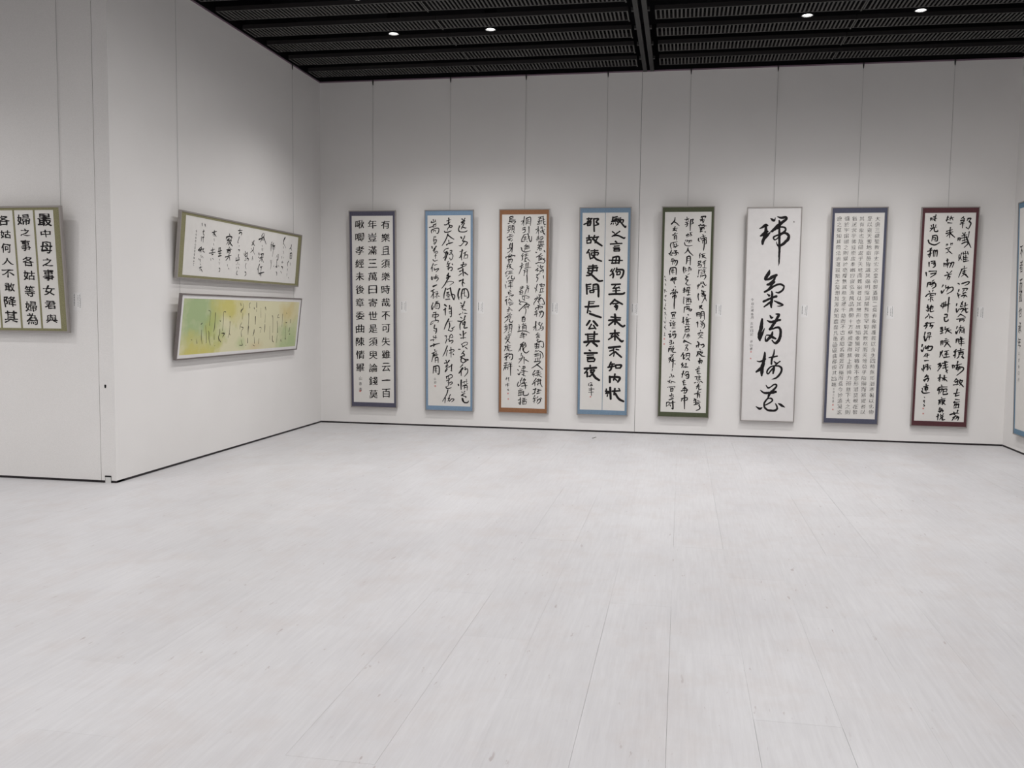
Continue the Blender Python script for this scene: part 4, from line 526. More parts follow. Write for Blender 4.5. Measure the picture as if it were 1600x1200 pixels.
 'F5': '151,2382,4.3 149,2366,3.4|154,2379,6.2 200,2385,5.5 194,2366,3.4|140,2348,4.9 158,2351,3.9|164,2366,4.9 164,2351,3.9|143,2333,4.9 189,2351,2.7|165,2339,5.5 171,2317,3|172,2311,4.9 186,2338,2.7|124,2277,4.9 160,2286,2.7|142,2293,4.3 136,2265,2.4|172,2289,3.7 178,2292,3|160,2277,4.9 212,2274,2.7|184,2289,4.3 191,2265,2.4|136,2252,4.3 191,2262,2.4|149,2246,4.9 143,2228,4|152,2243,4.3 185,2252,3.9 186,2234,2.4|162,2234,4.9 144,2216,2.7|144,2206,4.9 174,2215,2.7|199,2206,4.9 205,2203,3.9|128,2129,5.6 125,2107,5 141,2092,3.1|146,2141,3.7 149,2123,2|175,2172,4.9 182,2160,4|164,2148,3.7 206,2160,2|161,2129,3.7 159,2107,2|164,2126,4.3 216,2138,3.9 211,2116,2.4|188,2154,3.7 183,2123,2|177,2110,4.9 175,2073,2.7|180,2107,4.9 214,2113,4.4 215,2073,4.5 206,2064,2.7|195,2129,5.6 194,2073,5 192,2024,5 187,1990,3.1|151,1956,4.3 139,1931,2.4|148,1934,5 146,1900,2.7|164,1943,3.7 209,1956,2|176,1940,3.7 173,1924,2|182,1928,3.7 201,1931,3.3 171,1900,2|176,1918,5 220,1900,2.7|132,1862,4.4 129,1844,2.4|135,1859,4.4 160,1866,3.9 154,1847,2.4|130,1838,3.7 166,1847,2.1|142,1834,4.4 124,1806,2.4|139,1819,4.4 167,1822,3.9 162,1788,2.4|137,1791,3.1 162,1794,1.7|184,1850,4.3 220,1878,2.4|191,1831,3.1 215,1869,1.7|206,1850,4.3 204,1794,2.4|186,1788,3.7 226,1785,2.1|141,1763,4.4 136,1707,2.4|150,1757,3.1 174,1769,1.7|169,1738,3.7 167,1713,2.1|175,1757,3.1 218,1766,1.7|182,1738,3.1 221,1748,1.7|199,1769,3.7 206,1732,3.4 219,1704,2.1|176,1713,3.1 200,1726,1.7|-191,2298,6.2 -158,2334,5.6 -150,2375,3.4|-167,2325,5.6 -136,2310,5 -101,2278,3.1|-147,2266,5 -162,2248,2.7|-171,2242,4.3 -119,2251,2.4|-149,2245,5 -176,2217,2.7|-161,2220,3.7 -127,2232,2|-152,2229,5 -127,2214,2.7|-178,2170,3.7 -117,2189,2|-145,2195,4.3 -169,2161,2.4|-153,2158,5 -156,2117,2.7|-150,2158,5 -129,2161,4.5 -127,2108,2.7|-147,2142,3.1 -131,2143,1.7|-146,2127,3.1 -131,2128,1.7|-188,2077,5 -197,2049,4.5 -184,2002,2.7|-173,2080,4.4 -118,2092,2.4|-161,2074,3.7 -169,2049,2.1|-148,2061,3.7 -153,2036,2.1|-166,2049,3.1 -142,2058,1.7|-160,2030,4.4 -129,2036,3.9 -104,2049,2.4|-130,2068,4.4 -123,2043,3.9 -144,2018,2.4|-213,1952,4.4 -164,1965,2.4|-183,1987,5 -201,1943,4.5 -172,1930,2.7|-164,1968,3.7 -188,1930,2.1|-152,1984,4.4 -121,1987,3.9 -139,1968,2.4|-158,1956,4.4 -108,1965,3.9 -105,1949,2.4|-136,1974,5 -126,1943,4.5 -145,1931,2.7|-175,1893,4.4 -186,1862,2.4|-183,1862,3.7 -149,1868,2.1|-162,1893,5 -167,1824,2.8|-146,1881,4.4 -155,1856,2.4|-149,1868,5.6 -112,1871,5.1 -117,1831,5.1 -132,1812,3.1|-130,1862,3.7 -148,1831,2.1|-190,1780,5.6 -199,1743,5.1 -195,1705,3.1|-188,1784,5.6 -135,1790,5.1 -122,1762,5.1 -123,1706,3.1|-172,1768,3.8 -174,1737,2.1|-177,1749,3.8 -143,1759,2.1|-159,1774,4.4 -161,1712,2.4|-174,1730,3.1 -140,1737,1.7|-14,2377,3.7 -11,2358,2|-38,2349,3.7 11,2361,2|-20,2346,3.7 -22,2328,2|-20,2346,3.7 2,2349,3.3 -1,2330,2|-31,2315,3.1 12,2324,1.7|-12,2312,4.9 -6,2284,4.5 -23,2263,2.7|-33,2290,3.7 9,2303,2|30,2346,5.6 28,2296,5 27,2219,3.1|30,2343,4.9 60,2352,4.4 49,2327,4.4 61,2308,4.4 40,2296,2.7|-12,2173,3.7 -18,2157,2|3,2185,4.3 -8,2142,2.4|-15,2167,4.3 16,2173,3.9 10,2148,2.4|28,2194,4.3 40,2173,3.9 35,2154,2.4|34,2200,3.1 55,2200,1.7|34,2173,3.7 53,2166,2|-19,2111,3.7 -25,2098,3|-1,2111,3.7 -13,2086,2|-1,2098,3.7 24,2104,3.3 9,2074,2|30,2108,3.7 28,2074,2|30,2104,3.7 48,2108,3.3 46,2086,2|-34,2080,4.3 -24,2052,3.9 13,2042,3.9 56,2049,2.4|8,2018,5 -4,1980,4.5 -31,1956,2.7|5,2005,5.6 28,1968,5 68,1931,3.1|-2,1912,5.6 -3,1856,5 -9,1831,3.1|-2,1912,6.2 35,1918,5.6 38,1819,3.4|2,1893,3.7 32,1896,2.1|-1,1868,3.7 33,1872,2.1|-36,1794,6.2 -38,1762,5.6 -31,1725,3.4|-17,1787,3.7 -16,1756,2.1|-23,1772,3.1 2,1778,1.7|-10,1756,3.7 -13,1737,2.1|-7,1756,3.1 5,1759,1.7|26,1794,4.4 18,1744,2.4|26,1787,3.7 38,1791,3.4 36,1750,2.1|51,1775,4.4 52,1756,2.4|31,1719,3.1 10,1703,1.7|134,1691,4.4 128,1679,3.5|164,1701,3.7 159,1676,2.1|177,1691,5 219,1701,4.5 220,1676,4.5 202,1651,2.7|130,1585,4.4 128,1569,3.5|146,1594,5 132,1538,2.8|146,1576,3.1 155,1582,2.5|172,1620,4.4 155,1582,2.4|173,1601,3.7 197,1614,2.1|191,1623,5 217,1582,4.5 232,1589,2.7|186,1576,4.4 199,1554,2.4|180,1560,3.7 205,1570,2.1|142,1482,5.6 140,1450,5.1 148,1407,3.1|149,1476,3.1 145,1488,1.7|175,1520,3.8 225,1508,2.1|181,1526,3.8 182,1501,2.1|176,1488,3.8 213,1498,2.1|189,1482,3.8 213,1489,2.1|183,1470,4.4 201,1473,3.9 193,1445,2.4|194,1514,5.6 214,1464,5.1 237,1401,3.1|226,1470,5 215,1432,4.5 186,1373,2.8|177,1457,3.1 208,1451,1.7|159,1338,5 186,1344,4.5 181,1326,2.8|186,1348,5 157,1306,2.8|162,1325,5.6 200,1301,3.1|127,1256,5 131,1218,2.8|130,1256,5 164,1259,4.5 162,1215,2.8|134,1237,3.8 162,1240,2.1|146,1259,3.8 146,1215,2.1|179,1263,5 178,1206,4.5 172,1193,2.8|182,1269,5.7 213,1269,5.1 219,1181,3.1|186,1244,3.8 214,1247,2.1|184,1225,3.8 214,1228,2.1|130,1142,4.4 145,1155,2.4|142,1149,5.7 144,1089,3.1|136,1142,3.2 155,1136,1.7|176,1162,4.4 192,1153,2.4|210,1169,4.4 192,1143,2.4|180,1137,3.8 217,1147,2.1|186,1121,5 217,1131,4.5 224,1100,4.5 206,1071,2.8|193,1106,3.8 208,1112,2.1|187,1090,3.2 181,1099,2.5|179,1055,3.8 179,1042,3|149,1010,4.4 171,1023,4 205,1027,4 205,1011,2.4|171,1011,3.8 156,991,2.1|190,1011,3.8 184,995,2.1|172,985,3.8 208,995,2.1|178,973,3.8 154,953,2.1|184,973,3.8 210,961,2.1|-8,1694,4.4 10,1681,2.4|-14,1662,4.4 20,1681,2.4|4,1687,5 -7,1644,4.5 18,1650,2.8|18,1641,4.4 -12,1594,2.4|-6,1606,4.4 13,1584,3.9 47,1588,2.4|-20,1553,4.4 -35,1537,2.4|-35,1524,4.4 -4,1534,2.4|-20,1543,5.6 -22,1493,3.1|-34,1499,3.8 -19,1518,2.1|-4,1522,3.8 -10,1503,2.1|8,1550,5 38,1559,4.5 39,1534,2.8|8,1536,3.8 36,1539,2.1|8,1525,5 6,1500,2.8|15,1518,4.4 46,1522,2.4|22,1500,3.8 46,1501,2.1|16,1468,5.6 47,1472,3.1|27,1525,5 28,1475,2.8|-24,1443,3.8 -28,1374,3.4 -18,1361,2.1|-2,1430,3.8 54,1434,2.1|11,1418,4.4 6,1374,2.4|11,1415,4.4 55,1418,4 50,1374,2.4|30,1424,4.4 28,1380,2.4|12,1393,3.1 46,1396,1.7|7,1355,5 56,1362,2.8|61,1393,3.8 65,1381,3|-14,1323,5 -19,1260,2.8|-11,1323,4.4 38,1333,4 39,1318,2.4|20,1318,3.8 8,1298,2.1|14,1298,4.4 39,1311,4 33,1286,2.4|39,1299,5 70,1299,4.5 58,1280,4.5 40,1286,2.8|28,1236,5 35,1230,4|-24,1204,5.7 -26,1166,5.1 -18,1128,3.1|-38,1146,4.4 -10,1160,2.4|17,1204,4.4 5,1179,2.4|5,1172,4.4 61,1192,2.4|18,1166,4.4 13,1122,2.4|30,1185,4.4 34,1128,2.4|12,1150,3.8 49,1157,2.1|7,1119,4.4 53,1119,2.4|-5,1090,3.8 14,1094,2.1|7,1096,3.8 2,1071,2.1|20,1097,4.4 45,1097,4 33,1072,2.4|2,1058,4.4 -4,1033,2.4|5,1058,5.1 45,1066,4.6 43,1034,2.8|21,1065,3.2 21,1034,1.7|3,1030,3.8 40,1034,2.1|3,1008,4.4 -23,950,2.4|22,996,3.8 53,1006,2.1|23,983,3.8 20,961,2.1|26,983,3.8 54,990,3.4 51,971,2.1|38,1008,3.8 36,951,2.1|-178,1655,5.6 -113,1668,3.1|-184,1640,5.6 -113,1649,3.1|-163,1671,5 -162,1630,2.8|-144,1671,5 -143,1630,2.8|-126,1674,5 -128,1637,2.8|-146,1624,5.6 -139,1596,3.1|-129,1564,5 -126,1561,4|-147,1533,5.7 -147,1517,4.5|-165,1520,4.4 -156,1511,3.5|-122,1527,4.4 -128,1511,3.5|-183,1479,5 -159,1495,4.5 -103,1502,4.5 -102,1489,2.8|-152,1483,4.4 -155,1470,3.5|-149,1483,4.4 -124,1486,4 -127,1470,2.4|-158,1451,4.4 -160,1429,2.4|-154,1451,5.7 -117,1458,5.1 -120,1429,3.1|-136,1467,6.3 -134,1398,5.7 -136,1347,5.7 -136,1303,3.5|-168,1255,5.1 -165,1240,4|-165,1256,5.1 -118,1262,4.5 -121,1246,2.8|-155,1233,4.4 -121,1240,2.4|-152,1227,5.1 -151,1208,4|-149,1226,5.1 -130,1227,4.5 -133,1208,2.8|-160,1190,3.2 -117,1193,1.7|-172,1164,4.4 -169,1157,3.5|-187,1135,4.4 -156,1138,2.4|-171,1132,4.4 -174,1100,4 -155,1113,2.4|-138,1158,4.4 -150,1132,2.4|-149,1126,3.8 -112,1139,2.1|-140,1120,4.4 -142,1085,2.4|-125,1145,3.8 -123,1088,2.1|-143,1107,3.8 -115,1114,2.1|-154,1075,3.8 -114,1076,2.1|-175,1037,4.4 -169,1034,3.6|-193,998,5.1 -168,1008,2.8|-174,999,5.7 -177,964,5.1 -158,980,3.1|-141,1031,4.4 -143,1012,2.4|-138,1031,4.4 -116,1038,4 -122,1015,2.4|-143,1006,3.8 -149,986,2.1|-146,993,5.7 -109,1003,5.1 -114,965,5.1 -133,955,3.1|-136,980,3.2 -127,984,2.5|-254,1686,3.8 -250,1670,2.1|-250,1652,3.8 -237,1630,2.1|-248,1598,3.1 -238,1573,1.7|-256,1526,3.1 -227,1504,1.7|-247,1529,3.1 -252,1491,1.7|-248,1454,3.2 -232,1460,2.8 -244,1435,1.7|-253,1409,3.2 -231,1397,1.7|-244,1409,2.5 -240,1384,1.4|-236,1365,2.5 -242,1337,2.3 -230,1340,1.4|-254,1308,3.2 -228,1290,1.7|-245,1321,2.5 -241,1289,1.4|-246,1258,2.5 -221,1226,1.4|-237,1264,2.5 -242,1226,1.4|-239,1207,2.5 -232,1176,1.4|-250,1156,2.5 -237,1131,2.3 -225,1163,1.4|-246,1086,3.2 -223,1055,1.7|-236,1106,2.5 -239,1068,1.4|-246,985,2.5 -227,979,1.4|-238,1017,2.5 -240,985,1.4|149,917,6.1 172,894,3.3|143,871,5.3 136,852,4.3|135,871,4.6 187,883,2.5|164,902,6.1 158,848,3.3|194,879,6.1 216,887,5.5 225,865,5.5 203,849,3.3|177,830,4.6 185,818,3.6|148,795,4.6 211,808,2.5|160,795,5.3 139,741,2.9|160,784,4.6 157,746,2.5|186,796,4.6 168,772,2.5|190,788,4.6 212,789,4.1 183,758,2.5|175,773,6.1 206,747,5.5 239,744,3.3|180,719,6.1 182,655,3.4|163,685,4.6 185,697,2.5|170,681,4.6 171,658,2.5|177,693,6.1 207,693,5.5 201,659,3.4|189,682,3 192,666,1.7|136,581,4.6 187,598,2.5|154,604,4.6 158,582,2.5|172,620,4.6 173,590,2.5|151,566,4.6 181,574,2.5|155,566,4.6 153,543,2.5|159,555,3.8 181,559,2.1|159,536,4.6 196,540,2.5|130,497,3.8 160,505,2.1|175,521,3.8 182,506,2.1|153,497,4.6 146,459,2.5|168,498,3.8 198,502,2.1|168,482,3.8 194,487,2.1|183,498,3.8 182,460,2.1|161,459,4.6 199,464,2.5|125,424,4.6 140,432,3.7|158,436,3.8 162,429,3.1|177,440,3.8 184,433,3.1|199,445,5.4 222,430,2.9|178,414,4.6 156,390,2.5|149,378,4.6 193,391,2.5|174,398,4.6 149,352,2.5|179,375,4.6 180,345,4.1 209,353,2.5|129,290,4.6 203,315,2.5|172,329,5.4 159,290,3|166,290,6.1 164,244,3.4|170,287,5.4 188,291,4.8 190,249,3|170,271,3.1 188,273,1.7|130,236,4.6 131,213,2.5|123,212,4.6 153,225,2.5|145,228,5.4 147,174,4.9 125,158,3|124,189,3.8 154,202,2.1|168,214,3.8 191,207,2.1|161,190,4.6 202,195,2.5|147,167,5.4 184,176,4.8 192,153,3|185,153,5.4 200,130,4.8 186,106,4.9 153,94,3|-8,929,4.6 -15,906,4.1 22,922,2.5|-8,929,6.1 75,889,3.3|8,872,3.8 38,877,3.4 24,854,2.1|24,861,3.8 2,804,2.1|16,846,4.6 39,823,4.1 25,804,2.5|-16,780,6.1 -41,738,3.4|-19,761,5.3 0,754,4.3|-11,746,6.1 -10,708,5.5 5,723,3.4|18,770,4.6 19,731,2.5|22,770,5.3 59,774,4.8 57,724,2.9|23,747,3.8 56,751,2.1|42,716,6.1 62,690,3.4|20,701,3.8 39,709,2.1|-20,658,6.1 -31,638,5.5 -4,639,3.4|-16,631,6.1 -30,604,3.4|-11,608,3.8 7,624,2.1|10,651,3.8 29,659,2.1|22,651,5.4 19,617,2.9|8,609,5.4 45,613,2.9|-24,531,4.6 -20,516,3.7|-6,562,6.1 -23,485,3.4|2,532,3.8 10,517,2.1|24,556,4.6 17,532,2.5|24,556,4.6 50,556,4.1 47,533,2.5|25,521,3.8 18,506,2.1|21,513,6.1 55,526,5.5 52,480,5.5 26,479,3.4|33,502,3.8 41,494,3.1|-14,439,4.6 19,448,2.5|4,455,4.6 -10,424,2.5|-3,424,5.4 -2,397,3|1,421,4.6 20,425,2.5|-2,397,5.4 28,402,3|14,379,3.8 -4,355,2.1|-8,347,5.4 29,364,3|-26,324,5.4 15,332,4.8 52,337,3|14,371,4.6 12,309,2.5|22,356,5.4 41,341,4.8 27,302,4.8 1,301,3|-13,232,6.2 -23,200,3.4|-20,231,5.4 40,245,4.9 44,218,4.9 3,209,3|13,271,6.9 14,209,6.2 17,109,3.8|-173,926,4.6 -151,923,2.5|-180,903,4.6 -158,907,2.5|-158,926,4.6 -153,885,2.5|-172,880,4.6 -142,889,2.5|-135,904,4.6 -131,889,3.7|-175,850,4.6 -153,858,2.5|-186,830,5.4 -189,788,2.9|-182,827,5.4 -156,831,4.8 -158,789,2.9|-178,812,3.8 -159,813,2.1|-134,858,4.6 -144,827,2.5|-144,827,4.6 -118,836,2.5|-133,824,5.3 -140,789,4.8 -102,786,2.9|-161,751,4.6 -139,755,2.5|-131,759,4.6 -150,736,2.5|-183,712,4.6 -153,728,4.1 -127,728,2.5|-175,704,3.8 -186,689,2.1|-160,712,5.4 -178,658,3|-167,682,3.8 -152,690,2.1|-130,713,4.6 -152,690,2.5|-148,678,5.4 -107,687,2.9|-134,705,6.1 -132,652,5.5 -135,598,3.4|-110,648,4.6 -106,644,3.7|-138,582,3.1 -142,559,1.7|-152,524,4.6 -144,509,3.7|-162,490,3.8 -170,482,3.1|-144,505,4.6 -136,482,2.5|-125,506,4.6 -117,491,3.7|-191,435,3.9 -161,443,2.1|-162,451,3.8 -176,412,2.1|-180,435,3.9 -149,413,2.1|-142,436,3.8 -146,413,2.1|-146,436,4.6 -100,426,2.5|-190,362,3.1 -175,370,1.7|-167,366,4.6 -103,376,2.5|-103,376,3.9 -106,356,2.1|-152,351,4.6 -154,316,2.5|-148,347,5.4 -125,352,4.9 -128,317,3|-147,332,3.9 -128,335,2.1|-151,314,3.9 -124,317,2.1|-139,290,4.6 -136,274,3.7|-164,262,4.6 -116,275,2.5|-146,262,4.6 -141,228,2.5|-119,259,4.6 -130,228,2.5|-167,212,5.4 -114,229,3|-196,180,4.6 -199,141,2.6|-193,180,4.6 -166,184,4.2 -169,146,2.6|-199,133,3.9 -173,150,2.1|-155,173,4.6 -94,187,2.5|-125,197,7 -119,108,6.3 -134,112,3.8|-154,150,4.6 -146,135,3.7',
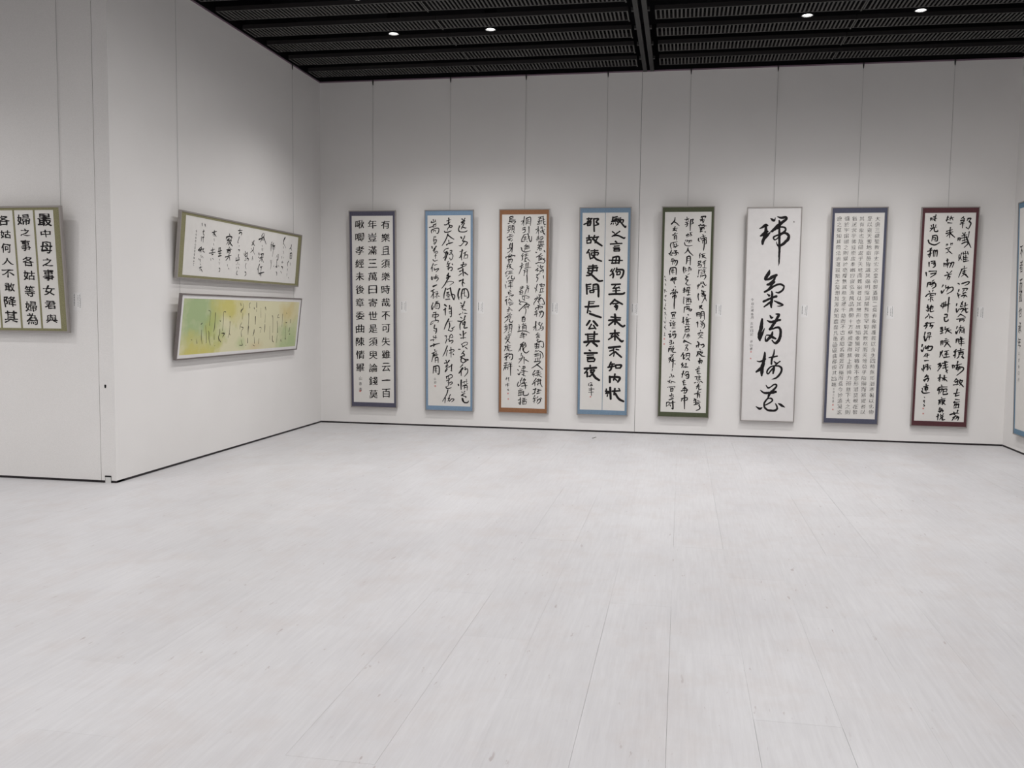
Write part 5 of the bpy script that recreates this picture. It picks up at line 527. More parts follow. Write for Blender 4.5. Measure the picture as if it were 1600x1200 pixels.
 'F3': '174,2396,4.4 226,2405,2.4|200,2395,3.8 175,2367,2.1|184,2380,3.8 220,2386,2.1|233,2408,3.8 227,2373,2.1|188,2367,3.8 162,2307,2.1|165,2348,3.8 220,2357,2.1|185,2354,3.8 182,2303,2.1|207,2360,3.8 204,2316,2.1|159,2310,3.2 195,2322,1.7|233,2386,4.4 234,2341,4 247,2309,4 266,2316,2.4|240,2367,3.2 253,2373,1.7|243,2341,3.2 259,2347,1.7|143,2249,3.8 176,2265,2.1|172,2288,4.5 173,2246,4 176,2192,2.5|169,2246,3.2 147,2202,1.8|182,2246,2.5 189,2240,2|202,2278,3.2 234,2284,1.7|202,2265,3.2 228,2271,1.7|215,2284,3.2 228,2252,1.7|247,2290,3.2 260,2278,1.7|196,2227,3.2 254,2252,1.7|202,2214,3.2 248,2233,1.7|222,2246,4.5 242,2201,4 258,2185,2.5|254,2208,2.5 235,2201,1.4|164,2170,3.2 157,2144,1.8|151,2131,3.8 190,2144,2.1|177,2176,3.8 184,2112,2.1|160,2150,3.2 187,2154,1.8|167,2125,2.6 151,2112,1.4|203,2163,3.2 203,2144,1.8|206,2163,3.8 229,2166,3.4 226,2144,2.1|197,2131,3.2 242,2150,1.8|203,2118,3.2 229,2138,1.8|177,2103,3.8 242,2112,2.1|184,2099,4.5 181,2068,2.5|203,2102,3.8 202,2071,2.1|220,2106,3.8 218,2071,2.1|236,2109,3.8 233,2074,2.1|168,2061,4.5 246,2071,2.5|197,2061,3.2 184,2048,1.8|168,2036,3.8 224,2055,3.4 230,2036,2.1|188,2036,3.8 159,2004,2.1|191,2023,3.8 191,2004,2.1|194,2023,3.8 214,2026,3.5 211,2004,2.1|191,2002,3.2 211,2005,1.8|146,1978,5.1 156,1975,4.1|247,1997,5.1 257,1981,4.1|211,1962,4.5 186,1940,2.5|153,1920,4.5 198,1946,2.5|186,1940,5.1 183,1875,2.8|192,1927,3.8 231,1940,2.1|192,1908,3.8 225,1917,2.1|186,1885,4.5 258,1908,2.5|206,1901,5.1 238,1895,4.6 258,1876,4.6 245,1850,2.8|147,1843,4.5 180,1853,2.5|173,1856,4.5 245,1847,2.5|170,1818,3.9 180,1811,3.1|142,1760,3.9 180,1789,2.1|167,1786,4.5 164,1753,4.1 187,1766,2.5|206,1824,3.8 194,1792,2.1|200,1798,3.9 239,1811,3.5 207,1773,2.1|207,1786,3.9 246,1766,2.1|200,1754,3.9 198,1728,2.1|200,1750,4.5 240,1760,4 233,1731,2.5|155,1705,3.9 201,1721,2.1|181,1718,3.9 168,1702,2.1|-166,2411,3.8 -186,2395,2.1|-182,2401,4.5 -140,2410,4 -146,2388,2.5|-176,2401,4.5 -182,2344,2.5|-172,2382,3.8 -133,2391,2.1|-179,2366,3.8 -107,2372,2.1|-186,2347,5.1 -120,2356,4.6 -110,2343,4.6 -133,2321,2.8|-198,2324,4.5 -179,2328,2.5|-166,2344,3.2 -139,2331,1.8|-198,2292,3.8 -165,2302,2.1|-195,2273,3.8 -198,2254,2.1|-192,2276,3.8 -165,2283,3.5 -168,2260,2.1|-205,2241,3.8 -162,2257,2.1|-185,2248,3.8 -188,2228,3.5 -211,2209,2.1|-152,2296,3.8 -119,2308,2.1|-149,2286,3.8 -152,2235,2.1|-146,2286,3.8 -126,2289,3.5 -125,2235,2.1|-145,2267,3.2 -126,2270,1.8|-145,2251,3.2 -126,2254,1.8|-158,2222,3.2 -165,2216,2.6|-132,2228,4.5 -119,2209,2.5|-181,2190,3.8 -145,2196,2.1|-211,2152,3.9 -198,2164,3.5 -132,2180,2.1|-174,2190,3.8 -174,2152,2.1|-158,2171,3.2 -145,2164,1.8|-197,2132,3.9 -145,2151,2.1|-164,2145,3.8 -191,2123,3.5 -158,2126,2.1|-144,2129,3.2 -164,2103,1.8|-167,2087,3.9 -180,2068,2.1|-177,2068,4.5 -180,2029,2.5|-174,2071,3.9 -147,2081,2.1|-145,2087,5.8 -147,2023,5.2 -150,1978,3.2|-174,2052,3.2 -150,2058,1.8|-174,2036,3.2 -150,2039,1.8|-203,2023,3.9 -150,2029,2.1|-157,2023,3.9 -176,1991,3.5 -209,1968,2.1|-173,1959,3.9 -176,1939,2.1|-196,1946,3.2 -189,1936,2.6|-150,1952,3.9 -160,1939,2.1|-222,1907,4.5 -216,1923,4.1 -117,1939,4.1 -117,1926,2.5|-189,1920,3.9 -189,1901,2.1|-186,1917,3.9 -160,1923,3.5 -163,1904,2.1|-196,1888,4.5 -189,1849,2.5|-189,1888,5.2 -146,1894,4.6 -152,1852,2.8|-172,1894,3.9 -176,1846,2.1|-189,1839,3.9 -212,1810,2.1|-212,1804,3.2 -188,1817,1.8|-195,1810,3.9 -215,1771,2.1|-179,1830,3.2 -156,1836,1.8|-162,1830,3.2 -182,1797,1.8|-179,1823,4.5 -162,1791,4.1 -129,1772,2.5|-162,1804,3.2 -188,1778,1.8|-205,1749,3.9 -234,1723,2.1|-221,1733,3.9 -221,1704,2.1|-188,1746,3.9 -142,1752,2.1|-181,1733,3.9 -148,1736,2.1|-194,1716,3.9 -135,1726,2.1|-38,2349,3.8 -2,2362,2.1|1,2406,4.5 -5,2349,4 -8,2298,2.5|-8,2355,3.8 -31,2311,2.1|24,2384,4.5 22,2304,2.5|28,2384,5.1 77,2396,4.6 74,2298,2.8|38,2362,3.2 64,2368,1.8|44,2374,3.8 44,2333,2.1|31,2339,3.2 70,2345,1.8|25,2323,3.2 71,2326,1.8|-20,2266,3.8 12,2279,3.4 -1,2250,2.1|-20,2247,4.5 12,2253,4 6,2221,4 -17,2212,2.5|58,2285,5.1 59,2208,2.8|0,2189,4.5 -32,2125,4 -13,2106,2.5|6,2192,3.8 46,2196,2.1|46,2202,5.1 59,2151,4.6 73,2109,4.6 89,2119,4.6 92,2170,2.8|66,2170,3.2 46,2144,1.8|-6,2151,3.2 36,2164,1.8|13,2170,3.8 7,2112,2.1|-6,2132,3.2 40,2138,1.8|-32,2106,4.5 7,2112,2.5|30,2112,3.2 46,2103,1.8|27,2074,3.8 1,2048,2.1|8,2055,3.8 66,2064,2.1|14,2042,3.2 8,2023,1.8|18,2042,3.8 60,2048,3.5 57,2023,2.1|37,2061,3.8 34,2010,2.1|8,2023,3.2 67,2029,1.8|-38,2036,3.8 -25,2023,2.1|-32,2029,5.1 -22,1997,4.6 21,1981,4.6 77,1997,2.8|14,2013,3.8 2,1997,2.1|-11,1965,3.9 -34,1933,2.1|-24,1939,4.5 -17,1894,4.1 -30,1882,2.5|-5,1946,3.2 -24,1907,1.8|8,1952,3.2 48,1959,1.8|9,1933,3.2 54,1943,1.8|28,1959,3.9 22,1914,2.1|9,1907,3.2 48,1917,1.8|28,1907,3.9 9,1882,3.5 29,1869,3.5 3,1866,2.1|42,1901,3.9 75,1869,2.1|-30,1849,3.2 -17,1843,1.8|-50,1804,4.5 -4,1830,2.5|-24,1843,3.9 -30,1791,2.1|-36,1798,3.2 -4,1804,1.8|-30,1791,4.5 -62,1714,2.5|22,1840,3.9 20,1798,2.1|36,1850,3.9 39,1792,2.1|55,1856,3.9 56,1798,2.1|10,1785,3.9 85,1798,2.1|-3,1759,3.9 49,1772,2.1|10,1759,4.5 4,1708,2.5|43,1769,4.5 40,1705,2.5|10,1740,3.2 40,1746,1.8|168,1702,3.9 155,1676,2.1|159,1676,5.2 175,1663,4.6 156,1621,2.8|240,1696,4.5 244,1664,2.5|137,1547,4.5 144,1541,3.6|166,1592,4.5 144,1495,2.5|157,1528,3.2 167,1508,1.8|196,1589,3.9 228,1602,2.1|202,1580,3.9 255,1590,3.5 248,1567,2.1|209,1567,3.9 242,1570,2.1|218,1599,3.9 216,1554,2.1|209,1541,3.2 248,1548,1.8|209,1535,4.5 206,1502,2.5|236,1541,3.9 232,1509,2.1|197,1496,4.5 249,1503,2.5|190,1470,4.5 194,1431,2.5|164,1450,3.2 171,1438,1.8|210,1467,3.9 197,1444,2.1|138,1411,4.5 164,1428,4.1 217,1431,2.5|171,1425,3.9 126,1359,3.5 132,1343,2.1|184,1412,4.5 224,1425,4.1 244,1399,4.1 257,1354,4.1 224,1354,2.5|191,1405,3.9 185,1373,2.1|204,1412,3.2 172,1379,1.8|171,1386,3.2 211,1393,1.8|185,1373,3.9 198,1347,2.1|172,1334,3.9 211,1341,2.1|146,1288,4.5 159,1308,4.1 231,1322,4.1 225,1302,2.5|188,1334,4.5 186,1282,2.5|169,1295,3.2 172,1289,2.6|205,1302,3.2 212,1296,2.6|140,1256,3.9 172,1272,2.1|159,1275,3.9 140,1223,2.1|166,1256,4.5 160,1198,2.5|134,1220,3.9 180,1237,2.1|192,1263,3.9 232,1270,3.5 212,1250,2.1|199,1250,5.2 245,1257,4.7 239,1212,4.7 216,1185,2.9|212,1237,3.9 193,1198,2.1|122,1067,3.9 161,1094,2.1|154,1139,5.9 151,1087,5.3 158,1028,3.2|148,1080,3.9 125,1034,2.2|181,1120,3.3 214,1127,1.8|200,1133,3.9 194,1094,2.1|187,1107,3.9 221,1081,2.1|233,1120,3.9 214,1081,3.5 201,1036,2.1|208,1055,3.9 240,1065,2.1|240,1082,4.6 244,1049,4.1 221,1029,2.5|188,1042,3.3 175,1029,1.8|182,1003,3.9 162,983,2.2|156,976,3.9 202,990,2.2|182,970,3.9 162,950,2.2|189,970,3.3 208,974,1.8|176,957,3.9 196,957,3.5 192,941,2.2|163,940,3.9 202,944,2.2|37,1701,5.2 41,1650,4.6 41,1605,2.8|1,1701,3.9 4,1695,3.1|-41,1559,3.9 -47,1526,2.1|-21,1569,3.2 -28,1546,1.8|-8,1566,3.9 -41,1526,2.1|-34,1533,3.2 5,1553,1.8|-54,1500,3.9 -28,1520,2.1|-41,1513,4.5 -44,1474,2.5|-21,1520,3.9 -14,1481,2.1|-47,1488,3.9 -1,1501,2.1|-50,1471,3.9 -7,1475,2.1|41,1579,4.5 45,1553,2.5|38,1546,3.9 64,1572,2.1|32,1527,4.5 12,1468,2.5|45,1534,3.9 61,1546,3.5 52,1488,2.1|-20,1449,3.9 39,1456,2.1|-7,1446,3.9 -20,1423,2.1|13,1449,3.9 7,1391,2.1|39,1446,3.2 66,1443,2.9 62,1427,2.9 26,1423,1.8|-53,1403,3.9 -53,1384,3.5 -33,1390,2.1|-14,1416,3.2 0,1404,2.9 20,1397,1.8|-33,1345,3.9 -53,1351,3.5 -33,1377,3.5 13,1374,3.5 46,1365,2.1|33,1358,4.5 73,1339,4.1 53,1326,2.5|27,1352,4.5 -52,1273,4.1 -52,1266,2.5|14,1339,3.9 40,1346,3.5 34,1313,2.1|14,1332,4.5 27,1287,2.5|40,1313,3.9 60,1320,3.5 54,1294,2.1|1,1300,3.3 20,1313,1.8|31,1287,3.9 28,1248,3.5 18,1222,2.1|-18,1189,4.6 21,1206,2.5|2,1202,3.9 -8,1182,2.2|-15,1176,5.2 -18,1137,2.9|-12,1179,5.2 18,1183,4.7 15,1137,2.9|-11,1156,3.9 15,1160,2.2|-11,1135,3.3 15,1138,1.8|-57,1097,3.9 -51,1090,3.1|-60,1071,3.9 -37,1078,2.2|-50,1071,4.6 -57,1025,2.5|-18,1098,3.9 29,1111,2.2|-4,1117,3.3 2,1098,1.8|-11,1078,4.6 -10,1032,2.5|-7,1081,4.6 32,1088,4.1 33,1033,2.5|-4,1065,3.3 29,1069,1.8|-4,1049,3.3 29,1052,1.8|-70,1012,4.6 -30,1022,4.1 30,1020,4.1 76,998,2.5|-10,1006,3.9 -30,986,2.2|-23,986,3.9 17,994,2.2|-36,966,3.9 36,984,3.5 30,961,2.2|-43,943,3.9 17,954,2.2|3,993,4.6 4,925,2.5|-221,1687,3.9 -201,1700,2.1|-201,1655,3.9 -174,1688,2.1|-148,1694,4.5 -154,1662,4.1 -121,1655,4.1 -118,1681,2.5|-217,1622,3.2 -214,1613,2.6|-230,1584,4.5 -220,1541,2.5|-194,1629,3.9 -134,1639,3.5 -141,1623,2.1|-180,1610,3.9 -141,1616,2.1|-187,1597,3.2 -141,1604,1.8|-167,1623,3.2 -167,1584,1.8|-187,1577,3.2 -140,1584,1.8|-194,1561,3.9 -134,1568,2.1|-164,1584,3.9 -163,1538,2.1|-173,1519,3.9 -163,1509,3.1|-193,1493,4.5 -156,1500,2.5|-186,1486,4.5 -186,1473,4.1 -153,1477,2.5|-219,1434,4.6 -199,1444,2.5|-179,1447,3.3 -166,1451,1.8|-160,1454,3.9 -126,1461,3.5 -153,1435,2.1|-232,1388,3.9 -209,1408,3.5 -219,1382,2.1|-219,1402,5.2 -209,1336,2.9|-176,1421,3.9 -192,1389,2.1|-172,1408,3.9 -142,1383,2.1|-189,1369,3.3 -159,1376,1.8|-182,1356,3.9 -156,1363,2.1|-172,1337,4.6 -132,1350,2.5|-159,1363,3.3 -126,1363,1.8|-185,1311,3.9 -172,1304,3.1|-205,1278,3.9 -158,1291,2.2|-182,1298,4.6 -185,1252,2.5|-205,1252,3.3 -192,1272,1.8|-158,1278,3.9 -138,1272,2.2|-198,1232,3.9 -185,1223,2.2|-165,1239,3.9 -178,1219,2.2|-231,1180,4.6 -191,1206,4.1 -145,1220,2.5|-198,1200,3.9 -204,1173,2.2|-191,1187,3.9 -158,1194,3.5 -164,1174,2.2|-191,1167,4.6 -237,1121,2.5|-171,1167,4.6 -174,1134,4.1 -141,1128,4.1 -134,1148,2.5|-217,1101,3.9 -220,1075,2.2|-237,1068,3.9 -190,1085,2.2|-217,1075,3.9 -223,1036,2.2|-204,1069,3.9 -210,1029,3.5 -243,993,2.2|-233,1035,3.3 -197,1056,1.8|-184,1102,3.9 -140,1106,2.2|-177,1089,4.6 -180,1023,2.5|-174,1089,4.6 -144,1092,4.1 -147,1024,2.5|-174,1066,3.3 -147,1070,1.8|-173,1046,3.3 -147,1050,1.8|-190,997,3.9 -176,1017,2.2|-156,1017,3.9 -146,1001,2.2|-190,977,3.9 -150,984,2.2|-216,957,3.9 -209,944,3.2|-196,957,3.9 -156,964,2.2|-229,930,3.9 -169,941,2.2|-176,958,3.9 -179,922,2.2|166,910,4.3 195,917,2.4|180,924,4.3 173,888,2.4|173,888,4.3 217,903,3.9 195,882,2.4|188,888,4.3 238,897,3.9 253,861,3.9 246,825,3.9 217,839,2.4|144,866,4.3 181,874,2.4|144,852,4.3 195,860,2.4|166,874,5 167,816,2.8|145,830,4.3 196,835,2.4|195,867,4.3 192,817,2.4|152,812,4.3 196,817,2.4|160,787,4.3 145,765,2.4|167,773,4.3 196,788,2.4|138,736,4.3 196,752,2.4|204,774,4.3 233,760,3.9 248,717,3.9 241,695,2.4|153,730,4.3 197,738,2.4|146,715,4.3 197,723,2.4|211,745,4.3 215,688,2.4|153,686,4.3 150,650,2.4|175,694,4.3 176,654,2.4|197,694,4.3 197,655,2.4|139,646,5.1 219,655,2.8|212,640,5.1 147,592,4.6 107,566,2.8|169,614,5.8 205,586,5.2 242,554,3.2|148,538,5.1 119,497,2.8|119,483,4.3 155,506,2.4|141,491,4.3 130,461,2.4|170,531,4.3 206,543,2.4|162,506,4.3 221,522,2.4|191,535,4.3 185,463,2.4|155,476,4.3 228,500,2.4|199,478,4.3 236,457,2.4|163,440,5.1 127,389,2.8|116,367,4.4 171,412,2.4|149,389,5.1 149,346,2.8|178,426,4.3 222,435,2.4|171,404,4.4 229,420,2.4|192,434,4.3 186,354,2.4|214,427,5.1 218,377,4.6 241,337,2.8|178,368,3.6 215,384,2|128,302,4.4 172,310,2.4|157,317,5.8 143,251,3.2|121,247,4.4 158,266,2.4|186,303,5.1 230,297,2.8|179,281,4.4 216,289,2.4|194,296,4.4 187,252,2.4|172,252,4.4 216,264,2.4|150,229,4.4 129,192,2.4|129,185,4.4 165,201,2.4|151,193,4.4 140,134,2.4|129,156,3.6 158,168,2|187,216,4.4 173,194,2.4|224,202,4.4 239,188,2.4|180,172,5.1 217,188,4.6 214,151,4.6 181,125,2.8|188,172,4.4 173,143,2.4|6,885,4.3 -38,856,2.4|-38,848,4.3 20,864,2.4|-16,856,5.1 -59,769,2.8|-30,834,4.3 -37,776,2.4|-9,863,4.3 -8,784,2.4|13,857,4.3 -8,820,2.4|20,878,4.3 35,835,3.9 -1,813,2.4|6,813,5.8 3,777,5.2 36,752,5.2 72,778,3.2|-38,827,3.6 35,843,2|-22,748,4.3 -30,711,2.4|-15,719,4.3 -7,697,3.9 -58,624,2.4|-51,675,4.3 -7,697,2.4|-36,668,3.6 -25,654,2|11,698,5.1 12,618,2.8|29,669,5.8 66,648,3.2|-50,588,4.4 -36,577,2.4|-69,544,4.4 -58,533,3.5|-64,493,5.1 -50,482,4.6 -35,515,2.8|-6,581,4.3 23,586,3.9 19,560,2.4|-14,560,4.4 30,568,2.4|8,589,4.3 5,516,2.4|-21,538,4.4 60,521,2.4|-28,512,3.6 38,528,2|9,509,5.1 6,466,2.8|-13,487,4.4 31,466,2.4|-56,391,4.4 -71,354,3.9 -56,337,3.9 -5,385,2.4|-13,443,4.4 -34,385,2.4|-34,414,3.6 -27,370,2|17,437,4.4 -5,400,2.4|2,415,4.4 32,423,3.9 -5,378,2.4|-5,371,4.4 46,387,2.4|17,386,5.8 32,343,5.2 29,306,3.2|-19,341,4.4 54,350,2.4|-41,304,3.6 -19,308,2|-56,282,4.4 -4,298,2.4|-48,282,4.4 -51,216,2.4|-26,290,4.4 -29,224,2.4|-11,276,3.6 -15,232,2|-55,253,3.6 4,269,2|7,276,5.1 11,226,4.6 62,234,4.6 70,256,2.8|-59,224,3.7 -4,232,2|-58,165,4.4 -25,181,2.4|-33,195,5.1 -32,115,4.6 -47,122,2.8|-54,129,3.7 -18,144,2|-3,188,4.4 34,193,2.4|-10,166,4.4 48,175,2.4|15,189,4.4 12,116,2.4|-3,152,4.4 -6,115,2.4|1,148,4.4 41,153,3.9 38,117,2.4|1,116,3.7 38,120,2|-229,917,3.6 -178,918,2|-185,918,5.1 -222,863,2.8|-200,903,5.1 -166,871,2.8|-192,853,4.3 -192,835,2.4|-229,830,5.1 -221,809,4.6 -239,769,2.8|-221,827,4.3 -155,839,2.4|-206,809,4.3 -162,817,2.4|-199,824,4.3 -199,795,2.4|-195,795,4.3 -206,773,2.4|-181,799,4.3 -180,774,3.9 -140,782,2.4|-199,744,4.4 -235,722,2.4|-221,729,3.6 -184,737,2|-221,707,3.6 -191,719,2|-235,693,4.4 -184,708,2.4|-198,708,4.4 -228,656,2.4|-213,700,4.4 -209,650,2.4|-177,745,4.3 -184,708,2.4|-177,730,5.8 -136,731,5.2 -136,680,5.2 -154,662,3.2|-165,701,4.4 -172,679,2.4|-235,620,4.4 -191,628,2.4|-242,591,4.4 -183,599,2.4|-213,631,4.4 -216,577,2.4|-227,576,5.1 -249,529,2.8|-220,562,4.4 -223,540,2.4|-216,566,4.4 -190,570,3.9 -194,541,2.4|-176,628,3.6 -168,618,2.9|-150,636,3.6 -157,618,2|-183,603,3.6 -139,611,2|-183,581,3.6 -135,586,2|-157,614,5.8 -157,549,5.2 -156,469,3.2|-219,424,2.9 -197,432,1.6|-208,446,2.9 -211,409,1.6|-189,439,2.9 -171,443,1.6|-182,439,3.6 -178,396,2|-215,358,2.9 -218,336,1.6|-204,358,2.9 -174,366,1.6|-193,373,2.9 -189,322,1.6|-200,344,2.9 -174,348,1.6|-192,293,2.9 -174,279,1.6|-185,300,2.9 -188,278,1.6',
 'L1': '-415,477,4.2 -407,465,3.4|-473,438,4.2 -477,423,3.4|-474,441,4.8 -412,455,4.3 -360,451,4.4 -371,434,2.7|-446,422,3.6 -402,432,2|-456,409,3.6 -407,416,2|-427,427,4.2 -423,369,2.3|-441,392,3 -463,369,1.7|-406,413,3.6 -369,422,3.3 -385,396,3.3 -425,366,2|-404,401,4.8 -369,379,4.4 -335,363,2.7|-403,349,3.6 -396,340,2.9|-450,318,3.6 -343,332,2|-420,332,3 -417,314,1.7|-383,338,3 -377,320,1.7|-435,307,3.6 -438,282,2|-435,307,3.6 -373,314,3.3 -369,287,2|-427,295,2.4 -377,300,1.3|-471,244,3.6 -347,270,2|-394,285,4.3 -408,247,3.8 -453,211,2.3|-382,249,4.3 -372,219,2.4|-416,173,2.4 -410,155,1.3|-386,138,3.1 -376,129,2.5|-606,325,4.8 -609,301,2.6|-619,288,4.2 -548,305,2.3|-582,327,5.4 -577,252,3|-605,271,3.6 -550,278,2|-607,244,4.2 -547,254,2.3|-585,216,2.4 -577,207,1.9|-587,188,2.4 -578,165,1.3|-579,128,3 -560,126,2.7 -562,99,2.7 -580,95,1.7|-718,483,4.7 -717,430,2.6|-757,462,3.5 -676,481,1.9|-727,459,2.9 -742,440,1.6|-714,454,4.1 -675,431,2.3|-714,407,2.3 -705,384,1.3|-719,359,2.3 -711,342,1.3|-731,316,2.9 -722,293,1.6|-758,291,2.9 -688,308,1.6|-789,262,2.9 -672,279,1.6|-722,293,3.5 -741,257,1.9|-734,251,3.5 -712,258,2.8|-753,212,2.3 -744,191,1.3|-718,217,2.4 -698,206,1.3|-957,531,3.4 -948,509,1.9|-905,527,4 -891,508,2.2|-921,471,3.4 -922,436,3.1 -903,423,1.9|-936,455,2.3 -903,464,1.3|-952,405,2.9 -952,364,1.6|-934,400,2.9 -901,409,1.6|-918,410,2.9 -917,356,1.6|-946,313,2.3 -939,308,1.8|-956,303,3.4 -998,280,1.9|-991,275,4 -909,295,2.2|-944,301,4.6 -944,261,2.5|-952,278,2.9 -973,262,1.6|-898,299,3.5 -912,275,3.1 -876,265,1.9|-941,232,2.3 -932,210,1.3|-911,225,2.3 -898,209,1.3|-976,198,2.9 -963,187,1.6|-942,194,2.9 -944,168,1.6|-942,151,2.3 -929,140,1.3|-954,113,2.9 -910,124,1.6|-932,125,2.9 -944,87,1.6|-918,100,3.5 -892,78,1.9|1074,479,4.3 1064,450,3.8 1031,430,2.3|1066,444,3.6 1093,416,2|1055,382,4.3 1058,321,2.3|1055,379,4.3 1099,385,3.8 1107,324,2.4|1066,358,2.4 1100,362,1.3|1062,339,2.4 1103,343,1.3|1063,320,3.1 1110,324,1.7|1075,272,2.4 1092,242,1.4|1027,288,3.7 1003,262,3.3 1015,232,2|1014,198,3.1 1015,177,1.7|1009,146,2.4 1007,115,1.3|1053,104,2.5 1063,92,1.4|886,547,6.6 862,520,5.9 849,477,3.6|863,478,2.4 929,432,1.3|855,442,3 865,424,1.6|864,394,3 873,364,1.6|832,331,3 836,307,1.6|876,325,2.4 882,316,1.9|862,279,3 851,260,2.7 886,265,1.7|845,217,4.2 881,213,3.8 877,194,2.3|840,162,3 865,142,1.7|737,349,3.5 746,338,2.8|712,336,2.4 695,311,1.3|741,326,4.1 740,290,3.7 706,285,2.3|716,270,3.6 717,222,2|699,210,3.6 734,208,3.2 723,229,2|643,213,2.9 650,210,2.4|766,225,2.4 782,214,1.3|723,151,4.2 740,134,3.8 736,112,2.3|558,473,3.5 536,442,1.9|538,436,2.9 575,451,1.6|546,425,4.1 548,372,2.2|565,432,2.9 577,404,1.6|600,464,3.5 577,439,1.9|578,433,3.5 645,444,1.9|600,429,3.5 599,394,1.9|600,426,4.1 633,431,3.7 632,396,2.3|603,447,2.9 607,382,2.6 591,316,1.6|552,273,2.3 568,238,1.3|585,275,2.3 576,209,2.1 568,173,1.3|328,547,4 288,515,2.2|237,476,5 347,508,2.8|300,522,3.9 306,488,3.6 273,451,2.2|305,493,3.4 334,473,1.9|366,550,2.8 359,515,1.6|351,526,2.3 305,493,1.2|354,509,3.4 347,474,1.9|356,498,4.5 418,439,2.5|323,420,2.3 332,404,1.2|322,386,2.3 326,363,1.2|348,388,2.3 350,359,1.3|261,330,5.7 270,314,4.5|255,290,3.4 268,285,2.7|307,322,4 370,332,3.6 361,308,2.2|333,318,2.8 323,300,1.6|288,280,4 376,297,2.2|335,306,4 332,248,2.2|304,264,2.8 282,240,1.6|340,278,4 385,240,2.2|293,212,5.1 257,158,2.8|268,165,4.6 278,108,2.5|316,184,3.4 367,193,1.9|342,186,4 338,128,2.2|302,114,5.1 415,134,2.9|318,98,2.9 349,105,2.6 346,79,1.6|88,436,3.3 102,421,1.8|128,454,4.4 108,421,4 81,402,2.4|115,422,3.9 149,402,2.1|74,368,2.8 88,358,1.5|127,383,3.9 124,361,3.5 68,326,2.1|113,354,2.8 163,312,1.5|117,287,2.8 111,247,1.5|126,270,2.2 135,251,1.2|-74,308,3.3 -77,291,1.8|-53,329,3.8 -37,300,2.1|-59,287,3.8 -4,324,2.1|-45,277,3.8 -10,285,2.1|-3,313,3.9 -3,274,2.1|-51,238,2.7 -38,233,2.2|-31,261,3.3 -21,237,1.8|-1,263,4.4 31,254,4 22,234,2.4|-16,206,2.8 -30,178,2.5 -7,146,1.5|-27,117,3.9 -8,112,3.5 -4,90,3.5 -26,75,2.1|-236,528,3.7 -150,538,2.1|-204,547,3.7 -203,506,2.1|-214,500,4.3 -182,516,3.9 -157,508,3.9 -166,488,2.4|-204,468,3.2 -230,412,2.9 -217,405,1.8|-196,379,2.2 -191,371,1.7|-207,335,3.2 -178,334,2.9 -187,320,1.8|-194,287,4.3 -204,240,2.4|-240,248,4.3 -242,221,2.4|-242,221,4.3 -169,236,2.4|-178,258,3.8 -174,231,2.1|-200,213,2.2 -195,180,1.2|-225,189,2.2 -230,178,1.2|-168,192,2.2 -163,182,1.2|-221,157,2.2 -218,138,1.2|-186,159,2.7 -166,143,1.5|-203,117,3.3 -210,86,2.9 -186,82,1.8',
}
SEAL = {'F1': [(-181, 210, 18)], 'F2': [(-180, 314, 14)], 'F3': [(-188, 245, 10), (-184, 176, 10)], 'F4': [(-144, 227, 12)], 'F5': [(-242, 944, 8), (-242, 883, 8)], 'F7': [(-199, 222, 12), (-198, 168, 11)], 'F8': [(-174, 210, 8), (-171, 151, 8)], 'F6': [(-210, 823, 10), (-211, 744, 9)]}
TEXT['F9'] = '不-190,1955,90,130 者-190,1805,90,130 而-190,1600,90,150 置-190,1490,100,120 也-190,1325,100,110 承-190,1150,90,120 年-190,990,90,120 以-190,880,40,40 書-190,810,40,40 春-190,740,40,40 日-190,670,40,40 月-190,600,40,40'

# ---------------------------------------------------------------- brush writing
_fc = bpy.data.curves.new('glyph_source', 'FONT')
_fo = bpy.data.objects.new('glyph_source', _fc)
C.objects.link(_fo)
GL = {}


def glyph(ch):
    """Outline loops of a character, normalised to 0..1 in both directions, plus its font size."""
    if ch in GL:
        return GL[ch]
    _fc.body = ch
    dg = bpy.context.evaluated_depsgraph_get()
    dg.update()
    ob = _fo.evaluated_get(dg)
    cu = ob.to_curve(dg)
    loops = []
    for s in cu.splines:
        bp = s.bezier_points
        pts = []
        n = len(bp)
        for i in range(n):
            a_, b_ = bp[i], bp[(i + 1) % n]
            p0, p1, p2, p3 = a_.co.xy, a_.handle_right.xy, b_.handle_left.xy, b_.co.xy
            L = (p3 - p0).length
            st = max(1, int(L / 0.07))
            for j in range(st):
                t = j / st
                pts.append(p0 * (1 - t) ** 3 + 3 * p1 * t * (1 - t) ** 2 + 3 * p2 * t * t * (1 - t) + p3 * t ** 3)
        loops.append(pts)
    ob.to_curve_clear()
    xs = [p.x for l in loops for p in l]
    ys = [p.y for l in loops for p in l]
    x0, x1, y0, y1 = min(xs), max(xs), min(ys), max(ys)
    GL[ch] = (loops, x0, x1, y0, y1)
    return GL[ch]


def area(l):
    return sum(l[i][0] * l[(i + 1) % len(l)][1] - l[(i + 1) % len(l)][0] * l[i][1] for i in range(len(l))) / 2


def chaikin(l):
    o = []
    n = len(l)
    for i in range(n):
        p, q = l[i], l[(i + 1) % n]
        o.append((p[0] * .75 + q[0] * .25, p[1] * .75 + q[1] * .25))
        o.append((p[0] * .25 + q[0] * .75, p[1] * .25 + q[1] * .75))
    return o


